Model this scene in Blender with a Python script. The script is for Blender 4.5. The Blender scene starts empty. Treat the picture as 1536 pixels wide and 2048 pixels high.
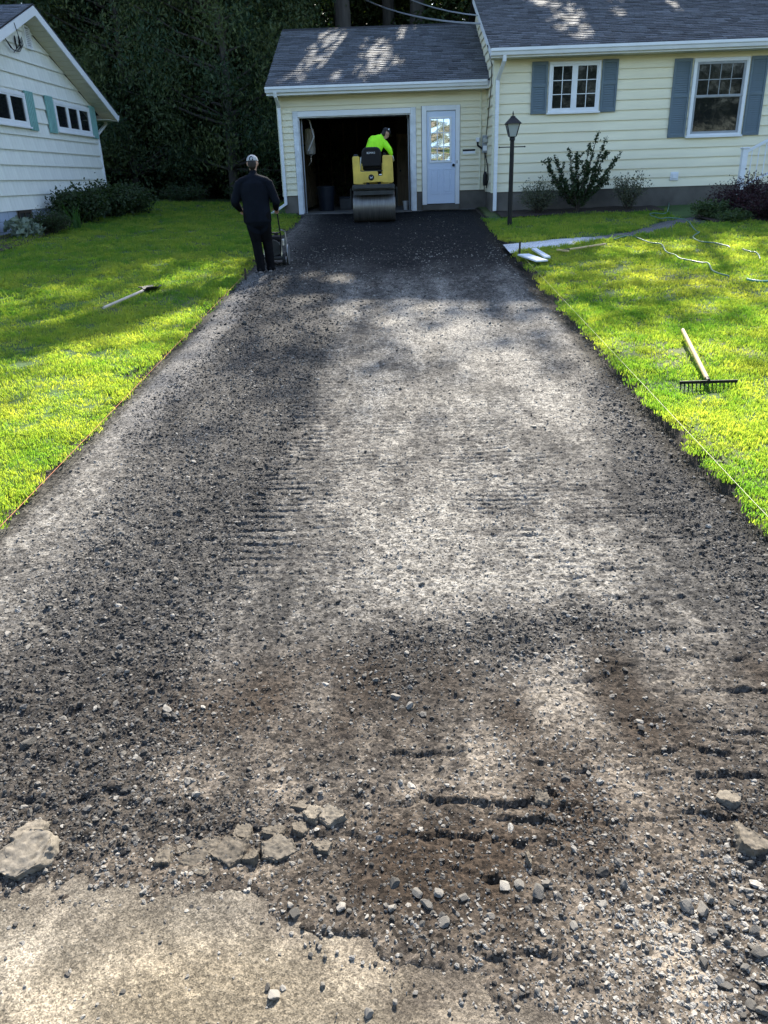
import bpy, bmesh, math, random
import numpy as np
from mathutils import Vector, Matrix
R = math.radians
SC = bpy.context.scene
COL = SC.collection

# ------------------------------------------------------------------ camera
F_PX, ROLL, ZC = 1538.0, R(1.9), 2.0          # focal length in pixels of the 1536 x 2048 photograph
PITCH, YAW = R(23.44), R(1.508)
fw0 = Vector((0, math.cos(PITCH), -math.sin(PITCH)))
up0 = Vector((0, math.sin(PITCH), math.cos(PITCH)))
rt0 = Vector((1, 0, 0))
YM = Matrix.Rotation(YAW, 3, 'Z')
c_rt = YM @ (math.cos(ROLL)*rt0 - math.sin(ROLL)*up0)
c_up = YM @ (math.sin(ROLL)*rt0 + math.cos(ROLL)*up0)
c_fw = YM @ fw0
cam_d = bpy.data.cameras.new('camera')
cam = bpy.data.objects.new('camera', cam_d)
COL.objects.link(cam)
cam.matrix_world = Matrix(((c_rt.x, c_up.x, -c_fw.x, 0), (c_rt.y, c_up.y, -c_fw.y, 0), (c_rt.z, c_up.z, -c_fw.z, ZC), (0, 0, 0, 1)))
cam_d.sensor_fit = 'VERTICAL'
cam_d.sensor_height = 24.0
cam_d.lens = F_PX/2048*24.0
cam_d.clip_start = 0.05
cam_d.clip_end = 1000
SC.camera = cam

# ------------------------------------------------------------------ sky, sun, exposure
SUN_EL, SUN_AZ = R(42), R(13)                 # behind the houses, a little to the right
S = Vector((math.sin(SUN_AZ)*math.cos(SUN_EL), math.cos(SUN_AZ)*math.cos(SUN_EL), math.sin(SUN_EL)))
world = bpy.data.worlds.new('World')
SC.world = world
world.use_nodes = True
wn = world.node_tree
bg = wn.nodes['Background']
sky = wn.nodes.new('ShaderNodeTexSky')
sky.sky_type = 'NISHITA'
sky.sun_disc = False
sky.sun_elevation = SUN_EL
sky.sun_rotation = SUN_AZ
wn.links.new(sky.outputs['Color'], bg.inputs['Color'])
bg.inputs['Strength'].default_value = 0.14
sun_d = bpy.data.lights.new('sun', 'SUN')
sun_d.energy = 5.0
sun_d.angle = R(0.53)
sun_d.color = (1.0, 0.94, 0.83)
sun = bpy.data.objects.new('sun', sun_d)
COL.objects.link(sun)
sun.rotation_euler = S.to_track_quat('Z', 'Y').to_euler()
sun.location = (10, 40, 40)
SC.view_settings.view_transform = 'Standard'
SC.view_settings.look = 'None'
SC.view_settings.gamma = 1.0
SC.view_settings.exposure = 1.6
SC.view_settings.use_curve_mapping = False
SC.cycles.max_bounces = 8
SC.cycles.transparent_max_bounces = 16

# ------------------------------------------------------------------ photograph pixels -> places
def ray(x, y):
    d = c_fw*F_PX + c_rt*(x - 768) - c_up*(y - 1024)
    return np.array(d)
def G(y):                                     # height of the driveway's plane along its length
    y = np.asarray(y, dtype=float)
    t = np.clip(y, 1.0, 4.5)
    k = (.063 - .02)/3.5
    near = -0.2 + .063*4.5 - (.063*(4.5 - t) - k*(4.5 - t)**2/2) - .02*np.clip(1 - y, 0, 3)
    yy = np.minimum(y, 24.0)
    far = -0.2 + .063*yy
    return np.where(y >= 4.5, far, near)
def at_ground(x, y):
    d = ray(x, y); lo, hi = 0.0, 1e-4
    g = lambda s: ZC + d[2]*s - float(G(d[1]*s))
    while g(hi) > 0 and hi < 10: hi *= 1.3
    for _ in range(50):
        m = (lo + hi)/2
        if g(m) > 0: lo = m
        else: hi = m
    p = d*lo; p[2] += ZC
    return p
def at_y(x, y, Y):
    d = ray(x, y); p = d*(Y/d[1]); p[2] += ZC; return p
def at_x(x, y, X):
    d = ray(x, y); p = d*(X/d[0]); p[2] += ZC; return p

# ------------------------------------------------------------------ value noise
def _hash(ix, iy, seed):
    h = (ix.astype(np.int64)*374761393 + iy.astype(np.int64)*668265263 + seed*974634777) & 0x7fffffff
    h = ((h ^ (h >> 13))*1274126177) & 0x7fffffff
    h = h ^ (h >> 16)
    return (h & 0xffff)/65535.0
def vn(x, y, seed=0):
    ix, iy = np.floor(x), np.floor(y)
    fx, fy = x - ix, y - iy
    fx = fx*fx*(3 - 2*fx); fy = fy*fy*(3 - 2*fy)
    a, b = _hash(ix, iy, seed), _hash(ix + 1, iy, seed)
    c, d = _hash(ix, iy + 1, seed), _hash(ix + 1, iy + 1, seed)
    return (a*(1 - fx) + b*fx)*(1 - fy) + (c*(1 - fx) + d*fx)*fy
def fbm(x, y, seed=0, octv=4, gain=.5):
    s = np.zeros_like(np.asarray(x, dtype=float)); a = 1.0; t = 0
    for o in range(octv):
        s = s + a*vn(x*2**o + 17.3*o, y*2**o + 5.1*o, seed + o); t += a; a *= gain
    return s/t
def smooth(e0, e1, x):
    t = np.clip((x - e0)/(e1 - e0), 0, 1); return t*t*(3 - 2*t)

LAWN_L, LAWN_R = -2.5, 2.06                   # lawn edges either side of the drive
def lawn_z(x, y):
    x = np.asarray(x, dtype=float); y = np.asarray(y, dtype=float)
    dl = np.clip(LAWN_L - x, 0, None); dr = np.clip(x - LAWN_R, 0, None)
    rise = np.where(x < 0, 0.035 + .035*np.minimum(dl, 8), 0.055 + .006*np.minimum(dr, 8))
    bumps = (fbm(x*1.3, y*1.3, 91, 3) - .5)*.05 + (fbm(x*5, y*5, 95, 2) - .5)*.025
    return G(y) + rise + bumps

# ------------------------------------------------------------------ materials
MATS = {}
def mat(name, col, rough=.7, var=.25, vs=3.0, bump=0.0, bs=40.0, spec=.35, metal=0.0, stretch=(1, 1, 1), var2=0.0, vs2=.6, coat=0.0):
    m = bpy.data.materials.new(name); m.use_nodes = True
    n = m.node_tree; b = n.nodes['Principled BSDF']
    b.inputs['Roughness'].default_value = rough
    b.inputs['Metallic'].default_value = metal
    b.inputs['Specular IOR Level'].default_value = spec
    b.inputs['Coat Weight'].default_value = coat
    tc = n.nodes.new('ShaderNodeTexCoord'); mp = n.nodes.new('ShaderNodeMapping')
    mp.inputs['Scale'].default_value = stretch
    n.links.new(tc.outputs['Object'], mp.inputs['Vector'])
    last = None
    for sc, am in ((vs, var), (vs2, var2)):
        if am <= 0: continue
        t = n.nodes.new('ShaderNodeTexNoise'); t.inputs['Scale'].default_value = sc; t.inputs['Detail'].default_value = 6
        n.links.new(mp.outputs['Vector'], t.inputs['Vector'])
        r = n.nodes.new('ShaderNodeMapRange')
        r.inputs['From Min'].default_value = .25; r.inputs['From Max'].default_value = .75
        r.inputs['To Min'].default_value = 1 - am; r.inputs['To Max'].default_value = 1 + am*.6
        n.links.new(t.outputs['Fac'], r.inputs['Value'])
        mx = n.nodes.new('ShaderNodeMix'); mx.data_type = 'RGBA'; mx.blend_type = 'MULTIPLY'; mx.inputs['Factor'].default_value = 1
        if last is None: mx.inputs['A'].default_value = (*col, 1)
        else: n.links.new(last, mx.inputs['A'])
        n.links.new(r.outputs['Result'], mx.inputs['B']); last = mx.outputs['Result']
    if last is None: b.inputs['Base Color'].default_value = (*col, 1)
    else: n.links.new(last, b.inputs['Base Color'])
    if bump > 0:
        t = n.nodes.new('ShaderNodeTexNoise'); t.inputs['Scale'].default_value = bs; t.inputs['Detail'].default_value = 5
        n.links.new(mp.outputs['Vector'], t.inputs['Vector'])
        bn = n.nodes.new('ShaderNodeBump'); bn.inputs['Strength'].default_value = bump; bn.inputs['Distance'].default_value = .01
        n.links.new(t.outputs['Fac'], bn.inputs['Height']); n.links.new(bn.outputs['Normal'], b.inputs['Normal'])
    MATS[name] = m
    return m
def leaf_mat(name, c0, c1, trans, attr='tint', inst=False, tw=.35, rough=.5):
    """c0..c1 by a per-leaf (or per-tuft) value; trans is the colour of light passing through"""
    m = bpy.data.materials.new(name); m.use_nodes = True
    n = m.node_tree; b = n.nodes['Principled BSDF']; out = n.nodes['Material Output']
    a = n.nodes.new('ShaderNodeAttribute'); a.attribute_name = attr
    if inst: a.attribute_type = 'INSTANCER'
    mx = n.nodes.new('ShaderNodeMix'); mx.data_type = 'RGBA'
    mx.inputs['A'].default_value = (*c0, 1); mx.inputs['B'].default_value = (*c1, 1)
    n.links.new(a.outputs['Fac'], mx.inputs['Factor'])
    n.links.new(mx.outputs['Result'], b.inputs['Base Color'])
    b.inputs['Roughness'].default_value = rough; b.inputs['Specular IOR Level'].default_value = .22
    t = n.nodes.new('ShaderNodeBsdfTranslucent')
    mt = n.nodes.new('ShaderNodeMix'); mt.data_type = 'RGBA'; mt.blend_type = 'MULTIPLY'; mt.inputs['Factor'].default_value = 1
    n.links.new(mx.outputs['Result'], mt.inputs['A']); mt.inputs['B'].default_value = (*trans, 1)
    n.links.new(mt.outputs['Result'], t.inputs['Color'])
    ms = n.nodes.new('ShaderNodeMixShader'); ms.inputs['Fac'].default_value = tw
    n.links.new(b.outputs['BSDF'], ms.inputs[1]); n.links.new(t.outputs['BSDF'], ms.inputs[2])
    n.links.new(ms.outputs['Shader'], out.inputs['Surface'])
    MATS[name] = m
    return m
def glass_mat(name, tint=(.010, .012, .014), rough=.03):
    m = bpy.data.materials.new(name); m.use_nodes = True
    b = m.node_tree.nodes['Principled BSDF']
    b.inputs['Base Color'].default_value = (*tint, 1); b.inputs['Roughness'].default_value = rough
    b.inputs['Specular IOR Level'].default_value = .5
    n = m.node_tree
    t = n.nodes.new('ShaderNodeTexNoise'); t.inputs['Scale'].default_value = 2.5
    bn = n.nodes.new('ShaderNodeBump'); bn.inputs['Strength'].default_value = .06; bn.inputs['Distance'].default_value = .02
    tc = n.nodes.new('ShaderNodeTexCoord'); n.links.new(tc.outputs['Object'], t.inputs['Vector'])
    n.links.new(t.outputs['Fac'], bn.inputs['Height']); n.links.new(bn.outputs['Normal'], b.inputs['Normal'])
    MATS[name] = m
    return m

mat('cream_siding', (.85, .79, .585), .55, .09, 1.2, .05, 60, stretch=(.5, .5, 3), var2=.12)
mat('cream_trim', (.76, .74, .56), .5, .05, 2)
mat('white_siding', (.80, .81, .75), .65, .10, 2.5, .1, 45, stretch=(1, 5, .6), var2=.08)
mat('white_paint', (.78, .80, .82), .45, .07, 3, .05, 30)
mat('white_worn', (.70, .73, .76), .55, .22, 6, .1, 30)
mat('blue_door', (.62, .70, .84), .4, .05, 2)
mat('soffit', (.62, .60, .48), .6, .06, 3)
mat('blue_shutter', (.125, .170, .200), .5, .12, 4)
mat('teal_shutter', (.22, .42, .40), .55, .15, 5, .1, 40)
mat('foundation_grey', (.155, .140, .120), .85, .4, 2.2, .35, 30, var2=.4)
mat('foundation_blue', (.36, .42, .52), .8, .25, 2.0, .3, 30, var2=.2)
mat('deck_dark', (.03, .03, .033), .9, .2, 4)
mat('dark_wood', (.05, .038, .028), .8, .3, 3, .2, 30, stretch=(6, 6, .8))
mat('stud_wood', (.16, .115, .07), .8, .3, 3, .2, 30, stretch=(6, 6, .8))
mat('garage_floor', (.16, .155, .15), .85, .35, 1.5, .2, 40, var2=.3)
mat('black_metal', (.008, .008, .009), .45, .2, 8, spec=.3)
mat('black_plastic', (.008, .008, .010), .5, .15, 6, spec=.3)
mat('dark_frame', (.035, .037, .036), .6, .4, 9, .15, 50, spec=.5)
mat('roller_yellow', (.70, .50, .085), .42, .22, 5, .06, 20, spec=.45, coat=.1, var2=.25, vs2=1.7)
mat('drum_steel', (.20, .19, .175), .42, .45, 5, .15, 60, metal=.75, stretch=(9, .6, .6))
mat('steel', (.62, .62, .62), .32, .25, 8, metal=.9)
mat('hivis', (.38, .95, .02), .7, .10, 9, .25, 18)
mat('navy_cloth', (.006, .008, .013), .9, .3, 6, .9, 9, spec=.12)
mat('black_cloth', (.005, .005, .006), .9, .3, 6, .9, 9, spec=.1)
mat('skin', (.46, .27, .19), .55, .12, 12)
mat('hair', (.018, .012, .009), .6, .3, 40)
mat('cap_grey', (.40, .40, .39), .8, .08, 20, .1, 60)
mat('cap_black', (.015, .015, .017), .8, .15, 20, .1, 60)
mat('sole', (.30, .27, .26), .7, .1, 8)
mat('glove', (.70, .72, .62), .8, .2, 10, .2, 30)
mat('wood_handle', (.62, .45, .22), .55, .18, 6, .08, 40, stretch=(8, 8, 8))
mat('wood_grey', (.55, .48, .40), .6, .2, 6, .1, 40)
mat('hose_green', (.10, .30, .20), .4, .12, 6, spec=.5)
mat('hose_pale', (.07, .17, .12), .4, .12, 6, spec=.5)
mat('string_orange', (.50, .19, .09), .6, 0)
mat('string_yellow', (.45, .43, .25), .6, 0)
mat('concrete_path', (.30, .29, .27), .85, .25, 3, .25, 50, var2=.2)
mat('concrete_pale', (.60, .61, .62), .85, .22, 5, .3, 50, var2=.2)
mat('soil', (.045, .034, .025), .95, .5, 6, .8, 20)
mat('mulch', (.040, .028, .020), .95, .6, 12, 1.0, 25)
mat('bark', (.085, .075, .065), .9, .4, 3, .6, 14, stretch=(4, 4, .6))
mat('bark_dark', (.05, .04, .032), .9, .4, 5, .5, 20)
mat('lamp_glass', (.55, .58, .55), .35, .06, 6)
mat('tank_white', (.55, .55, .56), .5, .1, 4)
mat('wire_black', (.012, .012, .013), .6, 0)
mat('grey_box', (.32, .34, .36), .5, .15, 5)
mat('pot_pale', (.55, .60, .58), .6, .15, 6)
mat('bin_blue', (.010, .015, .026), .5, .15, 5)
mat('cup_white', (.62, .62, .60), .5, .08, 12)
mat('rubber', (.012, .012, .012), .8, .2, 8)
glass_mat('window_glass')
glass_mat('lamp_pane', (.40, .42, .40), .3)
leaf_mat('grass', (.048, .116, .024), (.165, .200, .055), (4.9, 4.3, 1.4), inst=True, tw=.5, rough=.55)
leaf_mat('leaf_wood', (.030, .052, .020), (.075, .085, .030), (1.6, 1.9, .6), tw=.30)
leaf_mat('leaf_droop', (.020, .046, .022), (.105, .125, .045), (1.4, 1.7, .7), tw=.22)
leaf_mat('leaf_shrub', (.020, .040, .018), (.055, .075, .030), (1.4, 1.8, .6), tw=.22)
leaf_mat('leaf_grey', (.060, .075, .050), (.13, .13, .080), (1.3, 1.5, .8), tw=.22)
leaf_mat('leaf_purple', (.018, .008, .012), (.050, .020, .026), (1.6, .8, .8), tw=.2)
leaf_mat('leaf_blade', (.05, .11, .03), (.10, .17, .05), (1.5, 1.8, .8), tw=.28)
leaf_mat('leaf_pale', (.12, .16, .12), (.25, .29, .22), (1.2, 1.4, 1), tw=.22)
leaf_mat('leaf_ground', (.03, .06, .02), (.09, .12, .05), (1.4, 1.7, .7), tw=.25)

def attr_mat(name, bump=.5, rough=.75, speck=.0, speck_scale=130., attr='col', fine=.30, spec=.4):
    """base colour carried by the mesh, with fine grain on top"""
    m = bpy.data.materials.new(name); m.use_nodes = True
    n = m.node_tree; b = n.nodes['Principled BSDF']
    a = n.nodes.new('ShaderNodeAttribute'); a.attribute_name = attr
    tc = n.nodes.new('ShaderNodeTexCoord')
    t = n.nodes.new('ShaderNodeTexNoise'); t.inputs['Scale'].default_value = 55; t.inputs['Detail'].default_value = 8; t.inputs['Roughness'].default_value = .7
    n.links.new(tc.outputs['Object'], t.inputs['Vector'])
    r = n.nodes.new('ShaderNodeMapRange'); r.inputs['From Min'].default_value = .3; r.inputs['From Max'].default_value = .7
    r.inputs['To Min'].default_value = 1 - fine; r.inputs['To Max'].default_value = 1 + fine
    n.links.new(t.outputs['Fac'], r.inputs['Value'])
    mx = n.nodes.new('ShaderNodeMix'); mx.data_type = 'RGBA'; mx.blend_type = 'MULTIPLY'; mx.inputs['Factor'].default_value = 1
    n.links.new(a.outputs['Color'], mx.inputs['A']); n.links.new(r.outputs['Result'], mx.inputs['B'])
    last = mx.outputs['Result']
    if speck > 0:
        v = n.nodes.new('ShaderNodeTexVoronoi'); v.inputs['Scale'].default_value = speck_scale
        n.links.new(tc.outputs['Object'], v.inputs['Vector'])
        r2 = n.nodes.new('ShaderNodeMapRange'); r2.inputs['From Min'].default_value = 0; r2.inputs['From Max'].default_value = 1
        r2.inputs['To Min'].default_value = 1 - speck; r2.inputs['To Max'].default_value = 1 + speck
        sp = n.nodes.new('ShaderNodeSeparateColor'); n.links.new(v.outputs['Color'], sp.inputs['Color'])
        n.links.new(sp.outputs['Red'], r2.inputs['Value'])
        m2 = n.nodes.new('ShaderNodeMix'); m2.data_type = 'RGBA'; m2.blend_type = 'MULTIPLY'; m2.inputs['Factor'].default_value = 1
        n.links.new(last, m2.inputs['A']); n.links.new(r2.outputs['Result'], m2.inputs['B']); last = m2.outputs['Result']
    n.links.new(last, b.inputs['Base Color'])
    b.inputs['Roughness'].default_value = rough; b.inputs['Specular IOR Level'].default_value = spec
    bn = n.nodes.new('ShaderNodeBump'); bn.inputs['Strength'].default_value = bump; bn.inputs['Distance'].default_value = .012
    n.links.new(t.outputs['Fac'], bn.inputs['Height']); n.links.new(bn.outputs['Normal'], b.inputs['Normal'])
    MATS[name] = m
    return m
attr_mat('drive_ground', 1.0, .85, .7, 95., fine=.45, spec=.12)
attr_mat('apron_ground', .9, .88, .5, 230., fine=.6, spec=.12)
attr_mat('lawn_ground', .9, .9, 0, fine=.35)
attr_mat('shingle', .5, .78, .35, 70., fine=.3, spec=.3)
def stone_mat(name, c0, c1, c2, inst=True):
    m = bpy.data.materials.new(name); m.use_nodes = True
    n = m.node_tree; b = n.nodes['Principled BSDF']
    if inst:
        a = n.nodes.new('ShaderNodeAttribute'); a.attribute_name = 'tint'; a.attribute_type = 'INSTANCER'; fac = a.outputs['Fac']
    else:
        a = n.nodes.new('ShaderNodeObjectInfo'); fac = a.outputs['Random']
    rp = n.nodes.new('ShaderNodeValToRGB')
    rp.color_ramp.elements[0].color = (*c0, 1); rp.color_ramp.elements[1].color = (*c2, 1)
    e = rp.color_ramp.elements.new(.55); e.color = (*c1, 1)
    n.links.new(fac, rp.inputs['Fac'])
    tc = n.nodes.new('ShaderNodeTexCoord'); t = n.nodes.new('ShaderNodeTexNoise'); t.inputs['Scale'].default_value = 2.5 if inst else 45; t.inputs['Detail'].default_value = 6
    n.links.new(tc.outputs['Object'], t.inputs['Vector'])
    r = n.nodes.new('ShaderNodeMapRange'); r.inputs['From Min'].default_value = .3; r.inputs['From Max'].default_value = .7
    r.inputs['To Min'].default_value = .6; r.inputs['To Max'].default_value = 1.35
    n.links.new(t.outputs['Fac'], r.inputs['Value'])
    mx = n.nodes.new('ShaderNodeMix'); mx.data_type = 'RGBA'; mx.blend_type = 'MULTIPLY'; mx.inputs['Factor'].default_value = 1
    n.links.new(rp.outputs['Color'], mx.inputs['A']); n.links.new(r.outputs['Result'], mx.inputs['B'])
    n.links.new(mx.outputs['Result'], b.inputs['Base Color'])
    b.inputs['Roughness'].default_value = .8; b.inputs['Specular IOR Level'].default_value = .2
    bn = n.nodes.new('ShaderNodeBump'); bn.inputs['Strength'].default_value = .4; bn.inputs['Distance'].default_value = .01
    n.links.new(t.outputs['Fac'], bn.inputs['Height']); n.links.new(bn.outputs['Normal'], b.inputs['Normal'])
    MATS[name] = m
stone_mat('gravel', (.017, .016, .015), (.080, .074, .066), (.27, .252, .222))
stone_mat('stone_loose', (.070, .064, .055), (.14, .128, .110), (.25, .23, .20), inst=False)
stone_mat('asphalt_piece', (.090, .076, .058), (.125, .107, .083), (.165, .143, .112), inst=False)
def foil():
    m = bpy.data.materials.new('foil'); m.use_nodes = True
    n = m.node_tree; b = n.nodes['Principled BSDF']
    b.inputs['Base Color'].default_value = (.9, .9, .88, 1); b.inputs['Metallic'].default_value = 1; b.inputs['Roughness'].default_value = .12
    tc = n.nodes.new('ShaderNodeTexCoord'); t = n.nodes.new('ShaderNodeTexNoise'); t.inputs['Scale'].default_value = 2.0; t.inputs['Detail'].default_value = 1
    mp = n.nodes.new('ShaderNodeMapping'); mp.inputs['Scale'].default_value = (.8, 1, 1.6)
    n.links.new(tc.outputs['Object'], mp.inputs['Vector']); n.links.new(mp.outputs['Vector'], t.inputs['Vector'])
    bn = n.nodes.new('ShaderNodeBump'); bn.inputs['Strength'].default_value = .9; bn.inputs['Distance'].default_value = .07
    n.links.new(t.outputs['Fac'], bn.inputs['Height']); n.links.new(bn.outputs['Normal'], b.inputs['Normal'])
    MATS['foil'] = m
foil()

# ------------------------------------------------------------------ building blocks
def wloc(o):
    v = Vector((0, 0, 0))
    while o is not None: v += o.location; o = o.parent
    return v
def tag(o, label=None, cat=None, group=None, kind=None):
    if label: o['label'] = label
    if cat: o['category'] = cat
    if group: o['group'] = group
    if kind: o['kind'] = kind
    return o
def thing(name, label, cat, loc=(0, 0, 0), group=None):
    o = bpy.data.objects.new(name, None); COL.objects.link(o); o.location = loc; o.empty_display_size = .1
    return tag(o, label, cat, group)
def link(name, me, m, parent=None, loc=None):
    o = bpy.data.objects.new(name, me); COL.objects.link(o)
    if m is not None and not me.materials: me.materials.append(MATS[m] if isinstance(m, str) else m)
    if parent is not None: o.parent = parent
    if loc is not None: o.location = loc
    return o
class MB:
    def __init__(s): s.v = []; s.f = []
    def add(s, vs, fs):
        b = len(s.v); s.v += [tuple(p) for p in vs]; s.f += [[b + i for i in f] for f in fs]; return s
    def box(s, x0, x1, y0, y1, z0, z1):
        v = [(x, y, z) for z in (z0, z1) for y in (y0, y1) for x in (x0, x1)]
        return s.add(v, [(0, 2, 3, 1), (4, 5, 7, 6), (0, 1, 5, 4), (2, 6, 7, 3), (0, 4, 6, 2), (1, 3, 7, 5)])
    def beam(s, a, b, w, d, up=(0, 0, 1)):
        a, b = Vector(a), Vector(b); t = (b - a).normalized(); u = Vector(up)
        r = t.cross(u)
        if r.length < 1e-5: r = t.cross(Vector((1, 0, 0)))
        r.normalize(); u = r.cross(t)
        v = [p + r*i*w/2 + u*j*d/2 for p in (a, b) for i, j in ((-1, -1), (1, -1), (1, 1), (-1, 1))]
        return s.add(v, [(0, 1, 2, 3), (7, 6, 5, 4), (0, 4, 5, 1), (1, 5, 6, 2), (2, 6, 7, 3), (3, 7, 4, 0)])
    def tube(s, pts, rad, n=8, cap=True):
        pts = [Vector(p) for p in pts]
        if not hasattr(rad, '__len__'): rad = [rad]*len(pts)
        rings = []; u = None
        for i, p in enumerate(pts):
            t = (pts[min(i + 1, len(pts) - 1)] - pts[max(i - 1, 0)]).normalized()
            if u is None:
                u = t.cross(Vector((0, 0, 1)))
                if u.length < .05: u = t.cross(Vector((1, 0, 0)))
            u = (u - t*u.dot(t)).normalized(); w = t.cross(u)
            rings.append([p + (u*math.cos(2*math.pi*k/n) + w*math.sin(2*math.pi*k/n))*rad[i] for k in range(n)])
        b = len(s.v)
        for r in rings: s.v += [tuple(q) for q in r]
        for i in range(len(pts) - 1):
            for k in range(n):
                s.f.append([b + i*n + k, b + i*n + (k + 1) % n, b + (i + 1)*n + (k + 1) % n, b + (i + 1)*n + k])
        if cap:
            s.f.append([b + k for k in range(n)][::-1]); s.f.append([b + (len(pts) - 1)*n + k for k in range(n)])
        return s
    def lathe(s, prof, c=(0, 0, 0), axis='z', n=20):
        b = len(s.v)
        for r, h in prof:
            for k in range(n):
                a = 2*math.pi*k/n; x, y = r*math.cos(a), r*math.sin(a)
                p = {'z': (x, y, h), 'x': (h, x, y), 'y': (x, h, y)}[axis]
                s.v.append((p[0] + c[0], p[1] + c[1], p[2] + c[2]))
        for i in range(len(prof) - 1):
            for k in range(n):
                s.f.append([b + i*n + k, b + i*n + (k + 1) % n, b + (i + 1)*n + (k + 1) % n, b + (i + 1)*n + k])
        s.f.append([b + k for k in range(n)][::-1]); s.f.append([b + (len(prof) - 1)*n + k for k in range(n)])
        return s
    def prism(s, poly, d):      # poly: list of 3-d points in order, d: thickness vector
        n = len(poly); d = Vector(d)
        v = [Vector(p) for p in poly]; v += [p + d for p in v]
        return s.add(v, [list(range(n))[::-1], [n + i for i in range(n)]] + [[i, (i + 1) % n, n + (i + 1) % n, n + i] for i in range(n)])
    def mesh(s, name, off=Vector((0, 0, 0)), smooth=False, bevel=0):
        me = bpy.data.meshes.new(name)
        me.from_pydata([(p[0] - off.x, p[1] - off.y, p[2] - off.z) for p in s.v], [], s.f)
        bm = bmesh.new(); bm.from_mesh(me)
        bmesh.ops.recalc_face_normals(bm, faces=bm.faces)
        if bevel: bmesh.ops.bevel(bm, geom=[e for e in bm.edges if e.is_manifold and e.calc_face_angle(0) > .6], offset=bevel, segments=2, profile=.5, affect='EDGES')
        bm.to_mesh(me); bm.free()
        if smooth:
            for p in me.polygons: p.use_smooth = True
            try: me.set_sharp_from_angle(angle=R(40))
            except Exception: pass
        return me
    def build(s, name, m, parent=None, smooth=False, bevel=0):
        off = wloc(parent) if parent is not None else Vector((0, 0, 0))
        return link(name, s.mesh(name, off, smooth, bevel), m, parent)
    def solo(s, name, m, loc, smooth=False, bevel=0):     # a one-mesh thing, origin at loc
        return link(name, s.mesh(name, Vector(loc), smooth, bevel), m, None, loc)
def np_mesh(name, verts, faces, m, attrs=None, smooth=False, matidx=None):
    """verts (n,3), faces (k,3 or 4) arrays"""
    me = bpy.data.meshes.new(name); k = faces.shape[1]
    me.vertices.add(len(verts)); me.vertices.foreach_set('co', np.ascontiguousarray(verts, dtype=np.float32).ravel())
    me.loops.add(faces.size); me.loops.foreach_set('vertex_index', np.ascontiguousarray(faces, dtype=np.int32).ravel())
    me.polygons.add(len(faces)); me.polygons.foreach_set('loop_start', np.arange(0, faces.size, k, dtype=np.int32))
    try: me.polygons.foreach_set('loop_total', np.full(len(faces), k, dtype=np.int32))
    except Exception: pass
    me.update(calc_edges=True)
    for nm, (typ, dat) in (attrs or {}).items():
        a = me.attributes.new(nm, typ, 'POINT')
        a.data.foreach_set('color' if typ == 'FLOAT_COLOR' else 'value', np.ascontiguousarray(dat, dtype=np.float32).ravel())
    me.polygons.foreach_set('use_smooth', np.full(len(faces), smooth, dtype=bool))
    me.materials.append(MATS[m]); me.validate()
    return me
def grid_faces(ny, nx):
    i = np.arange(ny - 1)[:, None]*nx + np.arange(nx - 1)[None, :]
    return np.stack([i, i + 1, i + nx + 1, i + nx], -1).reshape(-1, 4)
def rgba(c): return np.concatenate([c, np.ones((len(c), 1))], 1)

# scatter: a point mesh whose geometry-nodes modifier puts one of a few prototypes on every point
_TREES = {}
def scatter(name, pts, rot, scl, tint, idx, protos, label, cat, kind='stuff', parent=None):
    me = bpy.data.meshes.new(name); n = len(pts)
    me.vertices.add(n); me.vertices.foreach_set('co', np.ascontiguousarray(pts, dtype=np.float32).ravel())
    for nm, typ, dat, key in (('rot', 'FLOAT_VECTOR', rot, 'vector'), ('scl', 'FLOAT_VECTOR', scl, 'vector'), ('tint', 'FLOAT', tint, 'value'), ('idx', 'INT', idx, 'value')):
        a = me.attributes.new(nm, typ, 'POINT')
        a.data.foreach_set(key, np.ascontiguousarray(dat, dtype=np.int32 if typ == 'INT' else np.float32).ravel())
    me.update()
    o = bpy.data.objects.new(name, me); COL.objects.link(o)
    c = bpy.data.collections.new(name + '_kinds')
    for p in protos: c.objects.link(p)
    t = bpy.data.node_groups.new(name, 'GeometryNodeTree')
    t.interface.new_socket('Geometry', in_out='INPUT', socket_type='NodeSocketGeometry')
    t.interface.new_socket('Geometry', in_out='OUTPUT', socket_type='NodeSocketGeometry')
    gi, go = t.nodes.new('NodeGroupInput'), t.nodes.new('NodeGroupOutput')
    ci = t.nodes.new('GeometryNodeCollectionInfo'); ci.inputs['Collection'].default_value = c
    ci.inputs['Separate Children'].default_value = True; ci.inputs['Reset Children'].default_value = True
    ip = t.nodes.new('GeometryNodeInstanceOnPoints'); ip.inputs['Pick Instance'].default_value = True
    def na(nm, typ):
        x = t.nodes.new('GeometryNodeInputNamedAttribute'); x.data_type = typ; x.inputs['Name'].default_value = nm
        return x.outputs['Attribute']
    er = t.nodes.new('FunctionNodeEulerToRotation')
    t.links.new(na('rot', 'FLOAT_VECTOR'), er.inputs[0]); t.links.new(er.outputs[0], ip.inputs['Rotation'])
    t.links.new(na('scl', 'FLOAT_VECTOR'), ip.inputs['Scale']); t.links.new(na('idx', 'INT'), ip.inputs['Instance Index'])
    t.links.new(gi.outputs[0], ip.inputs['Points']); t.links.new(ci.outputs[0], ip.inputs['Instance']); t.links.new(ip.outputs[0], go.inputs[0])
    md = o.modifiers.new('scatter', 'NODES'); md.node_group = t
    if parent is not None: o.parent = parent
    return tag(o, label, cat, kind=kind)

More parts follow.
